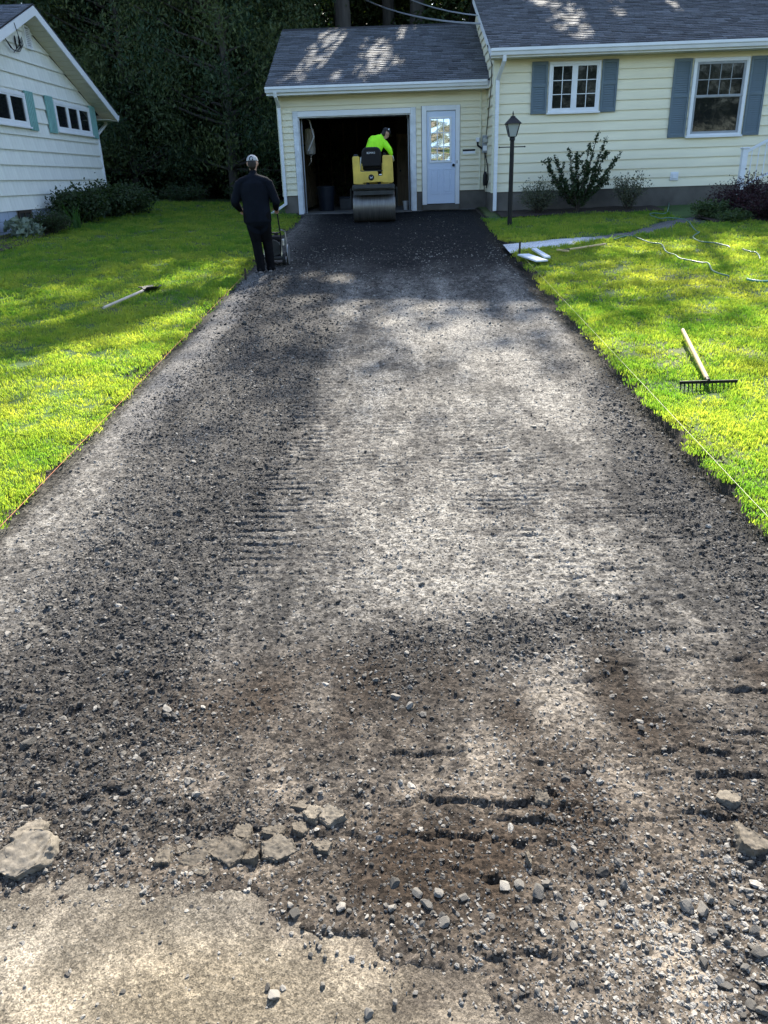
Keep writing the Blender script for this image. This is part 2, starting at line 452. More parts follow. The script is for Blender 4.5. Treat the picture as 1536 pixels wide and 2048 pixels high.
# wall frame: u along the wall, z up, n outward
class Wall:
    def __init__(s, o, u, n): s.o, s.u, s.n = Vector(o), Vector(u), Vector(n)
    def p(s, u, z, n=0): return s.o + s.u*u + s.n*n + Vector((0, 0, z))
    def box(s, mb, u0, u1, z0, z1, n0, n1):
        v = [s.p(u, z, n) for z in (z0, z1) for n in (n0, n1) for u in (u0, u1)]
        return mb.add(v, [(0, 2, 3, 1), (4, 5, 7, 6), (0, 1, 5, 4), (2, 6, 7, 3), (0, 4, 6, 2), (1, 3, 7, 5)])
    def b(s, name, m, parent, u0, u1, z0, z1, n0, n1, bevel=0):
        return s.box(MB(), u0, u1, z0, z1, n0, n1).build(name, m, parent, bevel=bevel)
def lap(wall, parent, segs, m, name='siding_board', t=.022):
    """lap boards; segs: (u0 bottom, u1 bottom, u0 top, u1 top, z0, z1); equal boards share a mesh"""
    cache = {}
    off = wloc(parent)
    for (a, b, c, d, z0, z1) in segs:
        key = (round(b - a, 3), round(c - a, 3), round(d - a, 3), round(z1 - z0, 3))
        if key not in cache:
            q = [(0, .034, .002), (b - a, .034, .002), (b - a, 0, t), (0, 0, t), (c - a, z1 - z0 + .012, .002), (d - a, z1 - z0 + .012, .002), (d - a, z1 - z0 + .012, .005), (c - a, z1 - z0 + .012, .005)]
            mb = MB().add([wall.u*u + wall.n*n + Vector((0, 0, z)) for u, z, n in q], [(0, 3, 2, 1), (3, 7, 6, 2), (4, 5, 6, 7), (0, 4, 7, 3), (1, 2, 6, 5), (0, 1, 5, 4)])
            cache[key] = mb.mesh(name)
        link(name, cache[key], m, parent, wall.p(a, z0) - off)
def shingles(parent, O, U, V, W, L, seed, base=(.096, .101, .110), expo=.145, tabw=.30, deck=.03):
    """O lower left corner, U along the eave, V up the slope (unit vectors), W x L in metres"""
    O, U, V = Vector(O), Vector(U), Vector(V); N = U.cross(V)
    if N.z < 0: N = -N
    d = MB(); q = [O, O + U*W, O + U*W + V*L, O + V*L]
    roof = d.prism(q, -N*deck).build('roof', 'deck_dark', parent)
    rng = np.random.default_rng(seed); vs = []; cs = []; fs = []
    rows = int(math.ceil(L/expo))
    o3, u3, v3, n3 = (np.array(k) for k in (O, U, V, N))
    for i in range(rows):
        u = -rng.random()*tabw
        if i == 0: u = -tabw*.5
        while u < W:
            w = tabw*rng.uniform(.55, 1.25)
            a, b = max(u, -.015), min(u + w - .006, W + .015); u += w
            if b - a < .03: continue
            lo = i*expo - .02 + rng.normal()*.005; hi = min((i + 1)*expo + .05, L + .01)
            th = .017 + rng.random()*.012
            k = len(vs)
            for uu, vv, nn in ((a, lo, .001), (b, lo, .001), (b, lo, th), (a, lo, th), (b, hi, .004), (a, hi, .004)):
                vs.append(o3 + u3*uu + v3*vv + n3*nn)
            fs += [(k, k + 1, k + 2, k + 3), (k + 3, k + 2, k + 4, k + 5), (k, k + 3, k + 5, k), (k + 1, k + 4, k + 2, k + 1)]
            c = np.array(base)*rng.uniform(.72, 1.3)*(1 + .12*rng.normal())
            cs += [c]*6
    quads = [f for f in fs if len(set(f)) == 4]; tris = [(f[0], f[1], f[2]) for f in fs if len(set(f)) == 3]
    fa = np.array([(q[0], q[1], q[2]) for q in quads] + [(q[0], q[2], q[3]) for q in quads] + tris)
    me = np_mesh('shingles', np.array(vs) - np.array(wloc(roof)), fa, 'shingle', {'col': ('FLOAT_COLOR', rgba(np.clip(np.array(cs), .01, .3)))})
    tag(link('shingles', me, None, roof), kind='stuff')
    return roof
def gutter(parent, A, B, out, h=.125, d=.115):
    """K-shaped gutter from A to B (top back edge), out = outward unit vector"""
    A, B, o = Vector(A), Vector(B), Vector(out)
    prof = [(0, 0), (0, -h), (d*.62, -h), (d*.80, -h*.55), (d, -h*.42), (d, 0), (d - .012, 0), (d - .012, -.02), (.012, -.02), (.012, 0)]
    g = MB().prism([A + o*x + Vector((0, 0, z)) for x, z in prof], B - A).build('gutter', 'white_paint', parent)
    return g
def downspout(parent, pts, w=.075, d=.06):
    mb = MB()
    for a, b in zip(pts[:-1], pts[1:]):
        t = (Vector(b) - Vector(a)).normalized()*.02
        mb.beam(Vector(a) - t, Vector(b) + t, w, d, (0, 1, .001) if abs(t.z) > .01 else (0, 0, 1))
    return mb.build('downspout', 'white_paint', parent, bevel=.006)

# ================================================================== THE SETTING
rng = np.random.default_rng(7)
random.seed(7)
# ---- far ground sheet
def far_ground():
    xs = np.concatenate([np.linspace(-300, -14, 12), np.linspace(-12, 12, 13), np.linspace(14, 300, 12)])
    ys = np.concatenate([np.linspace(-60, -1, 8), np.linspace(0, 40, 41), np.linspace(50, 400, 10)])
    X, Y = np.meshgrid(xs, ys)
    Z = G(Y) - .16 + np.where(np.abs(X) > 12, .15, 0)*(Y > 3)
    col = np.tile(np.array([.035, .040, .020]), (X.size, 1))*(0.7 + .6*fbm(X.ravel()*.7, Y.ravel()*.7, 3)[:, None])
    me = np_mesh('ground', np.stack([X.ravel(), Y.ravel(), Z.ravel()], 1), grid_faces(len(ys), len(xs)), 'lawn_ground', {'col': ('FLOAT_COLOR', rgba(col))}, True)
    tag(link('ground', me, None), 'dark earth reaching back under the wood', 'ground', kind='structure')
far_ground()

# ---- the driveway: milled asphalt, rough rubble band, tracks, cracks
def blobs(X, Y, lst):
    s = np.zeros_like(X)
    for (px, py, rx, ry, a) in lst:
        c = at_ground(px, py); D = math.sqrt(c[0]**2 + c[1]**2 + (ZC - c[2])**2)
        sx = rx*D/F_PX; sy = ry*D/F_PX*D/max(.3, (ZC - c[2]))
        s = np.maximum(s, a*np.exp(-((X - c[0])/sx)**2 - ((Y - c[1])/sy)**2)) if a > 0 else s
    return s
APRON = [at_ground(*p)[:2] for p in ((-700, 1745), (-300, 1760), (0, 1800), (90, 1785), (200, 1782), (330, 1795), (470, 1793), (560, 1830), (640, 1868), (740, 1900), (830, 1935), (930, 1975), (1080, 2035), (1300, 2110), (1800, 2150), (2600, 2160))]
AX = np.array([p[0] for p in APRON]); AY = np.array([p[1] for p in APRON])
def apron_edge(x): return np.interp(x, AX, AY)
def drive_fields(X, Y):
    warp = (fbm(X*1.1, Y*.55, 11, 3) - .5)
    Xw = X + warp*.55
    # rough rubble band up the left side, broader towards the street
    left = smooth(-2.45, -2.05, Xw - .35*smooth(7, 4.5, Y))*(1 - smooth(-1.02, -.72, Xw + .0*Y))
    left *= .55 + .75*fbm(X*1.7, Y*.9, 21, 4)
    left *= smooth(1.75, 2.2, Y)*(1 - .55*smooth(11, 16, Y))
    right = smooth(1.28, 1.75, Xw)*smooth(2.6, 3.4, Y)*(1 - smooth(6, 8.5, Y))*(.5 + .8*fbm(X*2, Y, 23, 3))
    heap = blobs(X, Y, [(860, 1285, 130, 55, 1), (1010, 1268, 150, 48, 1.), (1150, 1250, 130, 38, .9), (760, 1310, 90, 35, .7), (330, 1640, 200, 45, .9), (120, 1660, 200, 70, .85), (1160, 1650, 90, 90, .8), (1500, 1640, 90, 60, .7), (800, 1370, 60, 45, .6), (190, 1450, 240, 160, .75)])
    heap *= .5 + 1.3*fbm(X*5, Y*5, 25, 3)
    rough = np.clip(np.maximum.reduce([left, right, heap]), 0, 1)
    pale = blobs(X, Y, [(930, 660, 190, 60, .8), (960, 790, 220, 60, .75), (1120, 1400, 75, 60, 1.), (640, 1390, 60, 45, .7), (980, 1470, 90, 30, .7), (1380, 1350, 70, 60, .7), (1370, 1950, 45, 60, 1.), (1260, 1560, 90, 50, .6), (750, 1060, 260, 90, .4), (1060, 1130, 180, 90, .35), (820, 1590, 45, 40, .8), (1130, 1545, 40, 18, 1), (680, 1000, 110, 80, .5), (1330, 780, 80, 40, .5), (1080, 640, 90, 40, .8), (470, 1740, 90, 14, .9)])
    pale *= .25 + 1.25*fbm(X*3.1, Y*2.2, 31, 4)
    brown = blobs(X, Y, [(700, 1390, 330, 85, 1.15), (540, 1400, 150, 60, 1.2), (1250, 1400, 60, 120, 1.3), (1020, 1420, 60, 90, .85), (360, 1400, 150, 70, .8), (900, 1730, 420, 110, .9), (1350, 1480, 220, 130, .7), (800, 1420, 40, 90, .8), (1150, 1610, 110, 130, 1.), (1480, 1350, 110, 40, .8), (1460, 1600, 130, 60, .9), (600, 1450, 40, 90, .7), (1050, 1700, 260, 60, .7)])
    brown *= np.clip(-.25 + 2.0*fbm(X*4.5 + 4, Y*2.0, 37, 5), 0, 1.25)
    streak = fbm(X*3.2 + warp*1.5, Y*.45, 71, 4); patch = fbm(X*1.6, Y*1.1, 73, 4)
    fine_ = fbm(X*11, Y*7, 75, 3); grit = fbm(X*33, Y*24, 76, 2)
    dust = np.clip(.47 + 1.25*(streak*.75 + patch*.37 - .56) + .75*(fine_ - .5) + .9*(grit - .5), 0, 1)*(1 - .80*rough)
    dust = np.clip(dust + .55*pale, 0, 1)*(1 - .7*np.clip(brown, 0, 1))
    return rough, pale, brown, warp, dust, patch
def drive_height(X, Y):
    fl = drive_fields(X, Y); rough, pale, brown, warp, dust, patch = fl
    h = (fbm(X*.9, Y*.7, 41, 3) - .5)*.03
    h += rough*((fbm(X*15, Y*15, 43, 4) - .4)*.036 + (vn(X*34, Y*34, 45) - .4)*.018)
    h += (1 - .5*rough)*((vn(X*38, Y*38, 47) - .5)*.012 + (vn(X*85, Y*85, 48) - .5)*.009)
    # marks of tracked machines: short ridges across the drive
    trk = np.exp(-((X + .80 - .035*(Y - 6) + .06*np.sin(Y*.9))/.24)**4)*smooth(2.9, 4.4, Y)*(1 - smooth(10.5, 12.5, Y))
    wide = smooth(-.75, -.5, X + warp*.4)*(1 - smooth(1.5, 1.9, X))*smooth(3.0, 4.2, Y)*smooth(.36, .52, fbm(X*1.5, Y*.35, 51, 3))
    ph = Y/.084 + (fbm(X*2.2, Y*2.2, 53, 2) - .5)*1.1
    ridge = np.abs((ph % 1) - .5)*2
    h -= trk*.017*smooth(.5, .95, ridge)*smooth(.25, .5, fbm(X*6, Y*6, 55, 2))
    ph2 = Y/.066 + (fbm(X*2.5, Y*2.5, 57, 2) - .5)*1.4
    h -= wide*.011*smooth(.5, .95, np.abs((ph2 % 1) - .5)*2)*smooth(.35, .6, fbm(X*4, Y*8, 59, 2))
    # torn cracks and pushed-up ledges running across
    cr = np.zeros_like(X)
    for (px, py, half, amp, sd) in ((960, 1600, 200, .028, 1), (940, 1682, 200, .020, 2), (1060, 1640, 90, .024, 3), (1020, 1738, 230, .018, 4), (1470, 1618, 130, .030, 5), (1440, 1560, 170, .020, 6), (1480, 1385, 110, .022, 7), (1400, 1495, 150, .020, 8), (1180, 1535, 180, .014, 9), (1250, 1205, 200, .018, 10), (1180, 1190, 240, .013, 11), (1330, 1270, 170, .013, 12), (1100, 1630, 190, .016, 13), (600, 1668, 140, .026, 14), (1050, 1925, 170, .016, 15), (120, 1600, 130, .022, 16), (1420, 1720, 120, .012, 17), (1330, 1440, 110, .014, 18), (870, 1505, 130, .016, 19), (1350, 1185, 160, .013, 20)):
        c = at_ground(px, py); D = math.sqrt(c[0]**2 + c[1]**2 + (ZC - c[2])**2); hw = half*D/F_PX
        line = c[1] + (fbm(X*4 + sd*7.7, X*0 + sd, 60 + sd, 6, .62) - .5)*.19*(hw/.35) + (X - c[0])*.05*math.sin(sd*2.1)
        d = Y - line
        m = np.clip(1 - ((X - c[0])/hw)**2, 0, 1)*smooth(.16, .40, fbm(X*7 + sd, X*0 + sd, 77, 3))*(.45 + fbm(X*23 + sd, X*0, 79, 2))*.8
        # ledge: far side stands, near side drops away
        cr = np.minimum(cr, -amp*m*np.where(d < 0, .6*np.exp(np.minimum(d, 0)/.009) + .4*np.exp(np.minimum(d, 0)/.10), np.exp(-(d/.005)**2)))
        h += .45*amp*m*np.exp(-np.abs(d - .015)/.03)*(d > 0)
    h += cr
    # fine torn cracks, mostly across, over the right half near the street
    fc = np.abs(fbm(X*1.6 + 3, Y*7.5 + 1.2*fbm(X*3, Y*3, 161, 3), 163, 3) - .5)
    fm_ = smooth(.2, .9, X)*smooth(4.6, 3.6, Y)*smooth(1.7, 2.0, Y) + .6*smooth(-.3, .3, X)*smooth(2.5, 2.2, Y)*smooth(1.55, 1.7, Y)
    h -= .012*np.clip(fm_, 0, 1)*(1 - smooth(.004, .016, fc))*smooth(.42, .55, fbm(X*3, Y*3, 165, 3))
    # long wheel scuffs near the street
    for px, a0 in ((1240, .5), (1040, .4), (1300, .35), (960, .3)):
        c = at_ground(px, 1400)
        m = np.exp(-((X - c[0] - (Y - c[1])*.10)/.055)**2)*smooth(2.2, 2.4, Y)*(1 - smooth(2.75, 3.0, Y))
        h -= m*.022*a0
    # sunk to the apron at the street; lip at both lawn edges
    e = Y - apron_edge(X) - (fbm(X*13, Y*13, 63, 5, .65) - .5)*.26
    h = h*smooth(-.02, .15, e) + (-.030 + .034*smooth(-.10, .05, e))*(1 - smooth(.10, .3, e))
    h = np.where(e < -.25, -.05, h)
    h -= .035*smooth(1.80, 2.02, X)*smooth(4, 5, Y)*(1 - smooth(14, 17, Y)) + .02*smooth(-2.3, -2.48, X)*smooth(4, 5, Y)
    return h, fl
def driveway():
    xs = np.linspace(-2.75, 2.3, 430)
    ys = [0.75]
    while ys[-1] < 21.86:
        y = ys[-1]; ys.append(y + max(.0075, min(.05, .00042*(y*y + 4))*.75))
    ys = np.array(ys); ys[-1] = 21.86
    X, Y = np.meshgrid(xs, ys)
    X = X + np.clip(np.abs(X) - 1.6, 0, 1)*np.sign(X)*smooth(4.5, 2.6, Y)*1.6     # flares out to the street
    h, (rough, pale, brown, warp, dust, patch) = drive_height(X, Y)
    Z = G(Y) + h
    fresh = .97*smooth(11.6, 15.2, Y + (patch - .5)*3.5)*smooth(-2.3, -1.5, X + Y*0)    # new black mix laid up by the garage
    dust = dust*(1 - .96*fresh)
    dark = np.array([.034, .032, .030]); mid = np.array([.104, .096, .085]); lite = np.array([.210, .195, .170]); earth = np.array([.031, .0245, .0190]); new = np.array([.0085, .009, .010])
    c = dark + (mid - dark)*np.clip(dust*2, 0, 1)[..., None] + (lite - mid)*np.clip(dust*2 - 1, 0, 1)[..., None]
    b = np.clip(brown*1.0, 0, .95)*(1 - .6*np.clip(pale, 0, 1)); c = c*(1 - b[..., None]) + earth*b[..., None]*(.75 + .7*patch[..., None])
    warmth = smooth(3.6, 1.6, Y)[..., None]
    c = c*(1 + warmth*np.array([.12, .0, -.12]))
    strip = (smooth(-2.5, -2.35, X)*(1 - smooth(-2.1, -1.95, X + (patch - .5)*.5))*smooth(5.0, 6.5, Y)*(1 - smooth(13, 15, Y)))[..., None]
    c = c*(1 - .7*strip) + np.array([.135, .128, .120])*.7*strip
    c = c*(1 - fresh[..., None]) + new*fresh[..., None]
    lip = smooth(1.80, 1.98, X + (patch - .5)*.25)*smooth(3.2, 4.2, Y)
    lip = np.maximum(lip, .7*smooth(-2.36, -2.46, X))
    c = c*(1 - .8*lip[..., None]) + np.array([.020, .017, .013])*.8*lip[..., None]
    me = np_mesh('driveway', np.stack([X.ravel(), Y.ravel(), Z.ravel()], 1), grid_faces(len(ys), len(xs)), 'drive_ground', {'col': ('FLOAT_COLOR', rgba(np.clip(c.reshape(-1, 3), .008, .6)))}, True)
    return tag(link('driveway', me, None), 'torn-up driveway of milled asphalt, dust and rubble', 'driveway', kind='structure')
driveway()
def drive_z(x, y):
    x = np.atleast_1d(np.asarray(x, float)); y = np.atleast_1d(np.asarray(y, float))
    return G(y) + drive_height(x, y)[0]

def apron():
    xs = np.concatenate([np.linspace(-14, -2.1, 25), np.linspace(-2, 2, 230), np.linspace(2.1, 14, 25)])
    ys = np.concatenate([np.linspace(-9, .55, 24), np.linspace(.6, 2.3, 130), np.linspace(2.35, 3.0, 8)])
    X, Y = np.meshgrid(xs, ys)
    Z = G(Y) + .0 + (fbm(X*1.2, Y*1.2, 81, 3) - .5)*.012 + (fbm(X*11, Y*11, 83, 3) - .5)*.007 - .12*smooth(.06, .22, Y - apron_edge(X))*(np.abs(X) < 3.2)
    f = fbm(X*1.5, Y*1.5, 85, 4); g = fbm(X*6, Y*6, 87, 4)
    c = np.array([.215, .188, .148])*(.75 + .45*f[..., None])
    warm = smooth(.42, .68, fbm(X*1.1 + 3, Y*1.4, 89, 3))[..., None]
    c = c*(1 - .6*warm) + np.array([.235, .188, .122])*.6*warm
    c *= (.70 + .55*smooth(.35, .6, g))[..., None]
    dk = smooth(.60, .74, fbm(X*3, Y*3, 93, 4))[..., None]; c = c*(1 - .5*dk) + np.array([.13, .11, .09])*.5*dk
    dr = smooth(.25, 1.1, X - .0*Y)[..., None]; c = c*(1 - .45*dr) + np.array([.19, .165, .14])*.45*dr
    film = np.exp(-np.clip(apron_edge(X) - Y + (fbm(X*4, Y*4, 97, 4) - .5)*.5, 0, None)/.14)[..., None]*np.array(.8); c = c*(1 - film) + np.array([.070, .058, .046])*film*(.6 + .8*g[..., None])
    c *= (.80 + .4*fbm(X*9, Y*9, 99, 3))[..., None]
    me = np_mesh('concrete_apron', np.stack([X.ravel(), Y.ravel(), Z.ravel()], 1), grid_faces(len(ys), len(xs)), 'apron_ground', {'col': ('FLOAT_COLOR', rgba(c.reshape(-1, 3)))}, True)
    tag(link('concrete_apron', me, None), 'worn sandy concrete apron at the foot of the driveway', 'apron', kind='structure')
apron()

# ---- lawns
PATH_PX_N = [(1008, 494), (1100, 484), (1185, 478), (1260, 468), (1330, 447), (1400, 436), (1440, 434)]
PATH_PX_S = [(1028, 512), (1110, 500), (1195, 488), (1290, 477), (1345, 462), (1405, 448), (1450, 444)]
PN = np.array([at_ground(*p)[:2] for p in PATH_PX_N]); PS = np.array([at_ground(*p)[:2] for p in PATH_PX_S])
PN[0, 0] = PS[0, 0] = 2.0
def on_path(x, y, pad=0.0):
    n = np.interp(x, PN[:, 0], PN[:, 1]); s = np.interp(x, PS[:, 0], PS[:, 1])
    return (x > 1.95) & (x < PN[-1, 0] + .2) & (y < n + pad) & (y > s - pad)
def edge_l(y): return LAWN_L + (fbm(y*2.1, y*0 + 3.3, 101, 4) - .5)*.07
def edge_r(y): return LAWN_R + (fbm(y*2.3, y*0 + 8.3, 103, 4) - .5)*.13
def lawn(name, label, side, x_far):
    ys = np.concatenate([np.linspace(3.0, 12, 150), np.linspace(12.1, 30, 120)])
    ts = np.concatenate([[0, .004, .012], np.linspace(.02, 1, 90)**1.3])
    e = edge_l(ys) if side < 0 else edge_r(ys)
    X = e[:, None] + (x_far - e)[:, None]*ts[None, :]; Y = np.repeat(ys[:, None], len(ts), 1)
    Z = lawn_z(X, Y)
    Z[:, 0] -= .11; Z[:, 1] -= .03
    if side > 0:
        Z = np.where(on_path(X, Y, -.03), G(Y) - .02, Z)
    Z = np.where((Y > 23.5) & (X > -3.3) & (X < 12), G(Y) - .1, Z)
    col = np.array([.048, .092, .020])*(.6 + .8*fbm(X.ravel()*2, Y.ravel()*2, 105, 4)[:, None])
    dry = smooth(.5, .7, fbm(X.ravel()*.8, Y.ravel()*.8, 107, 3))[:, None]; col = col*(1 - .4*dry) + np.array([.13, .115, .04])*.4*dry
    soilm = np.zeros(X.shape); soilm[:, :3] = 1; soilm = soilm.ravel()[:, None]
    col = col*(1 - soilm) + np.array([.032, .024, .017])*soilm
    me = np_mesh(name, np.stack([X.ravel(), Y.ravel(), Z.ravel()], 1), grid_faces(len(ys), len(ts)), 'lawn_ground', {'col': ('FLOAT_COLOR', rgba(col))}, True)
    tag(link(name, me, None), label, 'lawn', kind='structure')
lawn('lawn_left', 'sloping lawn between the drive and the white house', -1, -16)
lawn('lawn_right', 'lawn in front of the cream house', 1, 14)

# ---- grass tufts
def tuft(seed, n=26, h=.029, spread=.062, w=.0030):
    r = random.Random(seed); v = []; f = []
    for i in range(n):
        a = r.uniform(0, 6.283); d = spread*math.sqrt(r.random()); x, y = d*math.cos(a), d*math.sin(a)
        la = r.uniform(0, 6.283); hh = h*r.uniform(.5, 1.15); ln = r.uniform(.1, .75)*hh
        dx, dy = math.cos(la)*ln, math.sin(la)*ln; px, py = -math.sin(la)*w*r.uniform(.6, 1.2), math.cos(la)*w*r.uniform(.6, 1.2)
        k = len(v)
        v += [(x - px, y - py, -.01), (x + px, y + py, -.01), (x + dx*.4 + px*.8, y + dy*.4 + py*.8, hh*.62), (x + dx*.4 - px*.8, y + dy*.4 - py*.8, hh*.62), (x + dx, y + dy, hh*r.uniform(.8, 1))]
        f += [(k, k + 1, k + 2, k + 3), (k + 3, k + 2, k + 4)]
    me = bpy.data.meshes.new('grass_tuft'); me.from_pydata(v, [], f); me.materials.append(MATS['grass'])
    return bpy.data.objects.new('grass_tuft', me)
def grass(name, label, side):
    pts = []
    bands = ((3.0, 6.5, 720, 1.0), (6.5, 10, 430, 1.25), (10, 15, 230, 1.6), (15, 22, 130, 2.0), (22, 29, 45, 2.3))
    for (y0, y1, dens, s) in bands:
        x0, x1 = (-11.5, LAWN_L + .12) if side < 0 else (LAWN_R - .14, 9.5)
        if y0 < 6: x0, x1 = max(x0, -5), min(x1, 5)
        elif y0 < 10: x0, x1 = max(x0, -7.5), min(x1, 7.5)
        n = int((x1 - x0)*(y1 - y0)*dens)
        x = rng.uniform(x0, x1, n); y = rng.uniform(y0, y1, n)
        e = edge_l(y) if side < 0 else edge_r(y)
        ok = (x < e - .00) if side < 0 else (x > e + .0)
        if side > 0:
            ok &= ~on_path(x, y, -.02) & (y < 19.3 + .25*np.sin(x*1.7)) & ~((x > 6.2) & (y > 16.9 + .2*np.sin(x*3)))
        else:
            ok &= ~((x < -3.0) & (y > 25.5)) & (x > -8.6) & ~((x > -3.2) & (y > 21.4))
        x, y = x[ok], y[ok]
        pts.append(np.stack([x, y, np.full(len(x), s)], 1))
    p = np.concatenate(pts); x, y, s = p.T; n = len(p)
    z = lawn_z(x, y)
    ed = np.abs(x - (edge_l(y) if side < 0 else edge_r(y)))
    clump = fbm(x*3.2, y*3.2, 111, 3)
    hsc = s**.7*(.4 + 1.1*clump)*rng.uniform(.7, 1.25, n)*(1 - .15*np.exp(-(ed/.10)**2))
    wsc = s*rng.uniform(.8, 1.2, n)
    tint = np.clip(fbm(x*.9, y*.9, 113, 3)*.8 + .75*(fbm(x*4, y*4, 115, 2) - .5) + rng.normal(0, .16, n), 0, 1)
    if side > 0:
        band = np.exp(-(((x - 3.2) + (y - 12.5)*.55)/.55)**2)*smooth(6.5, 9, y); tint = np.clip(tint + .45*band, 0, 1); hsc *= 1 - .35*band
    lean = rng.normal(0, .22, (n, 2))
    keep = rng.random(n) < np.clip(.55 + 1.2*(clump - .3), .25, 1)
    rot = np.stack([lean[:, 0], lean[:, 1], rng.uniform(0, 6.283, n)], 1)
    scl = np.stack([wsc, wsc, hsc], 1)
    k = keep
    scatter(name, np.stack([x, y, z], 1)[k], rot[k], scl[k], tint[k], rng.integers(0, 5, n)[k], [tuft(300 + i + (10 if side > 0 else 0)) for i in range(5)], label, 'grass')
grass('lawn_grass', 'short mown grass covering the lawn by the white house', -1)
grass('lawn_grass', 'short mown grass covering the lawn by the cream house', 1)

# ---- walkway (pale fresh slab by the drive, grey beyond), planting bed
def walkway():
    mb = MB(); k = len(PN)
    n = 26; xs = np.linspace(1.98, PN[-1, 0] + 2.2, n); vs = []; cs = []
    for x in xs:
        a, b = np.interp(x, PS[:, 0], PS[:, 1]), np.interp(x, PN[:, 0], PN[:, 1])
        for t in np.linspace(0, 1, 9):
            y = a + (b - a)*t
            vs.append((x, y, float(G(y)) + .045 + .01*(vn(np.array(x*4), np.array(y*4), 5) - .5)))
            w = float(smooth(4.1, 3.3, np.array(x + .6*(fbm(np.array(x*3), np.array(y*3), 121, 3) - .5)))); q = .7 + .6*float(fbm(np.array(x*5), np.array(y*5), 123, 3))
            cs.append((np.array([.56, .56, .57])*w + np.array([.13, .13, .125])*(1 - w))*q)
    me = np_mesh('walkway', np.array(vs), grid_faces(n, 9), 'apron_ground', {'col': ('FLOAT_COLOR', rgba(np.array(cs)))}, True)
    tag(link('walkway', me, None), 'narrow concrete walkway from the drive to the porch', 'walkway', kind='structure')
walkway()
def sheet(name, label, cat, poly, m, dz, res=.12, amp=.03):
    xs = np.arange(min(p[0] for p in poly), max(p[0] for p in poly) + res, res); ys = np.arange(min(p[1] for p in poly), max(p[1] for p in poly) + res, res)
    X, Y = np.meshgrid(xs, ys); Z = lawn_z(X, Y) + dz + (fbm(X*6, Y*6, 131, 3) - .5)*amp
    me = np_mesh(name, np.stack([X.ravel(), Y.ravel(), Z.ravel()], 1), grid_faces(len(ys), len(xs)), m, None, True)
    tag(link(name, me, None), label, cat, kind='structure')
sheet('planting_bed', 'dark mulched bed along the cream house wall', 'bed', [(2.45, 19.25), (6.25, 20.47)], 'mulch', .03)
sheet('planting_bed', 'dark mulched bed beside the porch steps', 'bed', [(6.5, 16.9), (10, 18.3)], 'mulch', .03)
sheet('planting_bed', 'narrow bed along the white house foundation', 'bed', [(-8.3, 15), (-7.45, 23.5)], 'soil', .03)

# ================================================================== BUILDINGS
def window_unit(parent, wall, u0, u1, z0, z1, cols, rows, fr=.07, out=.045, sash=True, m='white_paint', mull=(), grille=.016, pn=.043):
    """frame proud of the siding, panes set back; mull: u positions of heavy mullions"""
    w = MB()
    for (a, b, c, d) in ((u0, u1, z1 - fr, z1), (u0, u1, z0, z0 + fr*.9), (u0, u0 + fr, z0 + fr*.9, z1 - fr), (u1 - fr, u1, z0 + fr*.9, z1 - fr)):
        wall.box(w, a, b, c, d, .003, out)
    win = w.build('window', m, parent, bevel=.006)
    wall.b('sill', m, win, u0 - .03, u1 + .03, z0 - .035, z0 - .001, .003, out + .03)
    edges = [u0 + fr] + [x for x in mull] + [u1 - fr]
    for i in range(len(edges) - 1):
        a, b = edges[i] + (.03 if i else 0), edges[i + 1] - (.03 if i < len(edges) - 2 else 0)
        if i < len(edges) - 2: wall.b('mullion', m, win, edges[i + 1] - .03, edges[i + 1] + .03, z0 + fr*.9 + .001, z1 - fr - .001, .003, out - .004)
        s = .035 if sash else 0
        if sash:
            q = MB()
            for (p0, p1, q0, q1) in ((a + .001, b - .001, z1 - fr - s, z1 - fr - .001), (a + .001, b - .001, z0 + fr*.9 + .001, z0 + fr*.9 + s), (a + .001, a + s, z0 + fr*.9 + s, z1 - fr - s), (b - s, b - .001, z0 + fr*.9 + s, z1 - fr - s)):
                wall.box(q, p0, p1, q0, q1, .003, out - .008)
            q.build('sash', m, win)
        ga, gb, gc, gd = a + s, b - s, z0 + fr*.9 + s, z1 - fr - s
        wall.b('pane', 'window_glass', win, ga, gb, gc, gd, .003, pn)
        g = MB()
        for k in range(1, cols): x = ga + (gb - ga)*k/cols; wall.box(g, x - grille/2, x + grille/2, gc, gd, pn + .0005, pn + .008)
        for k in range(1, rows): z = gc + (gd - gc)*k/rows; wall.box(g, ga, gb, z - grille/2, z + grille/2, pn + .0005, pn + .0065)
        if g.v: g.build('grille', m, win)
    return win
def shutter_louvre(parent, wall, u0, u1, z0, z1, m='blue_shutter', n0=.014):
    s = MB(); f = .05
    zm = (z0 + z1)/2 + .05
    for (a, b, c, d) in ((u0, u0 + f, z0, z1), (u1 - f, u1, z0, z1), (u0 + f, u1 - f, z0, z0 + f*1.4), (u0 + f, u1 - f, z1 - f*1.4, z1), (u0 + f, u1 - f, zm - f*.6, zm + f*.6)):
        wall.box(s, a, b, c, d, .018 + n0, .048 + n0)
    sh = s.build('shutter', m, parent, bevel=.004)
    wall.b('shutter_back', m, sh, u0 + f*.5, u1 - f*.5, z0 + f, z1 - f, .017 + n0, .023 + n0)
    cache = None
    for (c, d) in ((z0 + f*1.4, zm - f*.6), (zm + f*.6, z1 - f*1.4)):
        n = max(3, int((d - c)/.045)); st = (d - c)/n
        for i in range(n):
            if cache is None:
                zc = 0; v = [(u0 + f + .001, .001, .040), (u1 - f - .001, .001, .040), (u1 - f - .001, st*.95, .026), (u0 + f + .001, st*.95, .026), (u0 + f + .001, .001, .034), (u1 - f - .001, .001, .034)]
                off = wall.o
                me = MB().add([wall.p(a, b, cc + n0) - wall.o for a, b, cc in v], [(0, 1, 2, 3), (4, 5, 1, 0), (3, 2, 5, 4)]).mesh('slat'); cache = me
            link('slat', cache, m, sh, wall.o + Vector((0, 0, c + i*st)) - wloc(sh))
    return sh

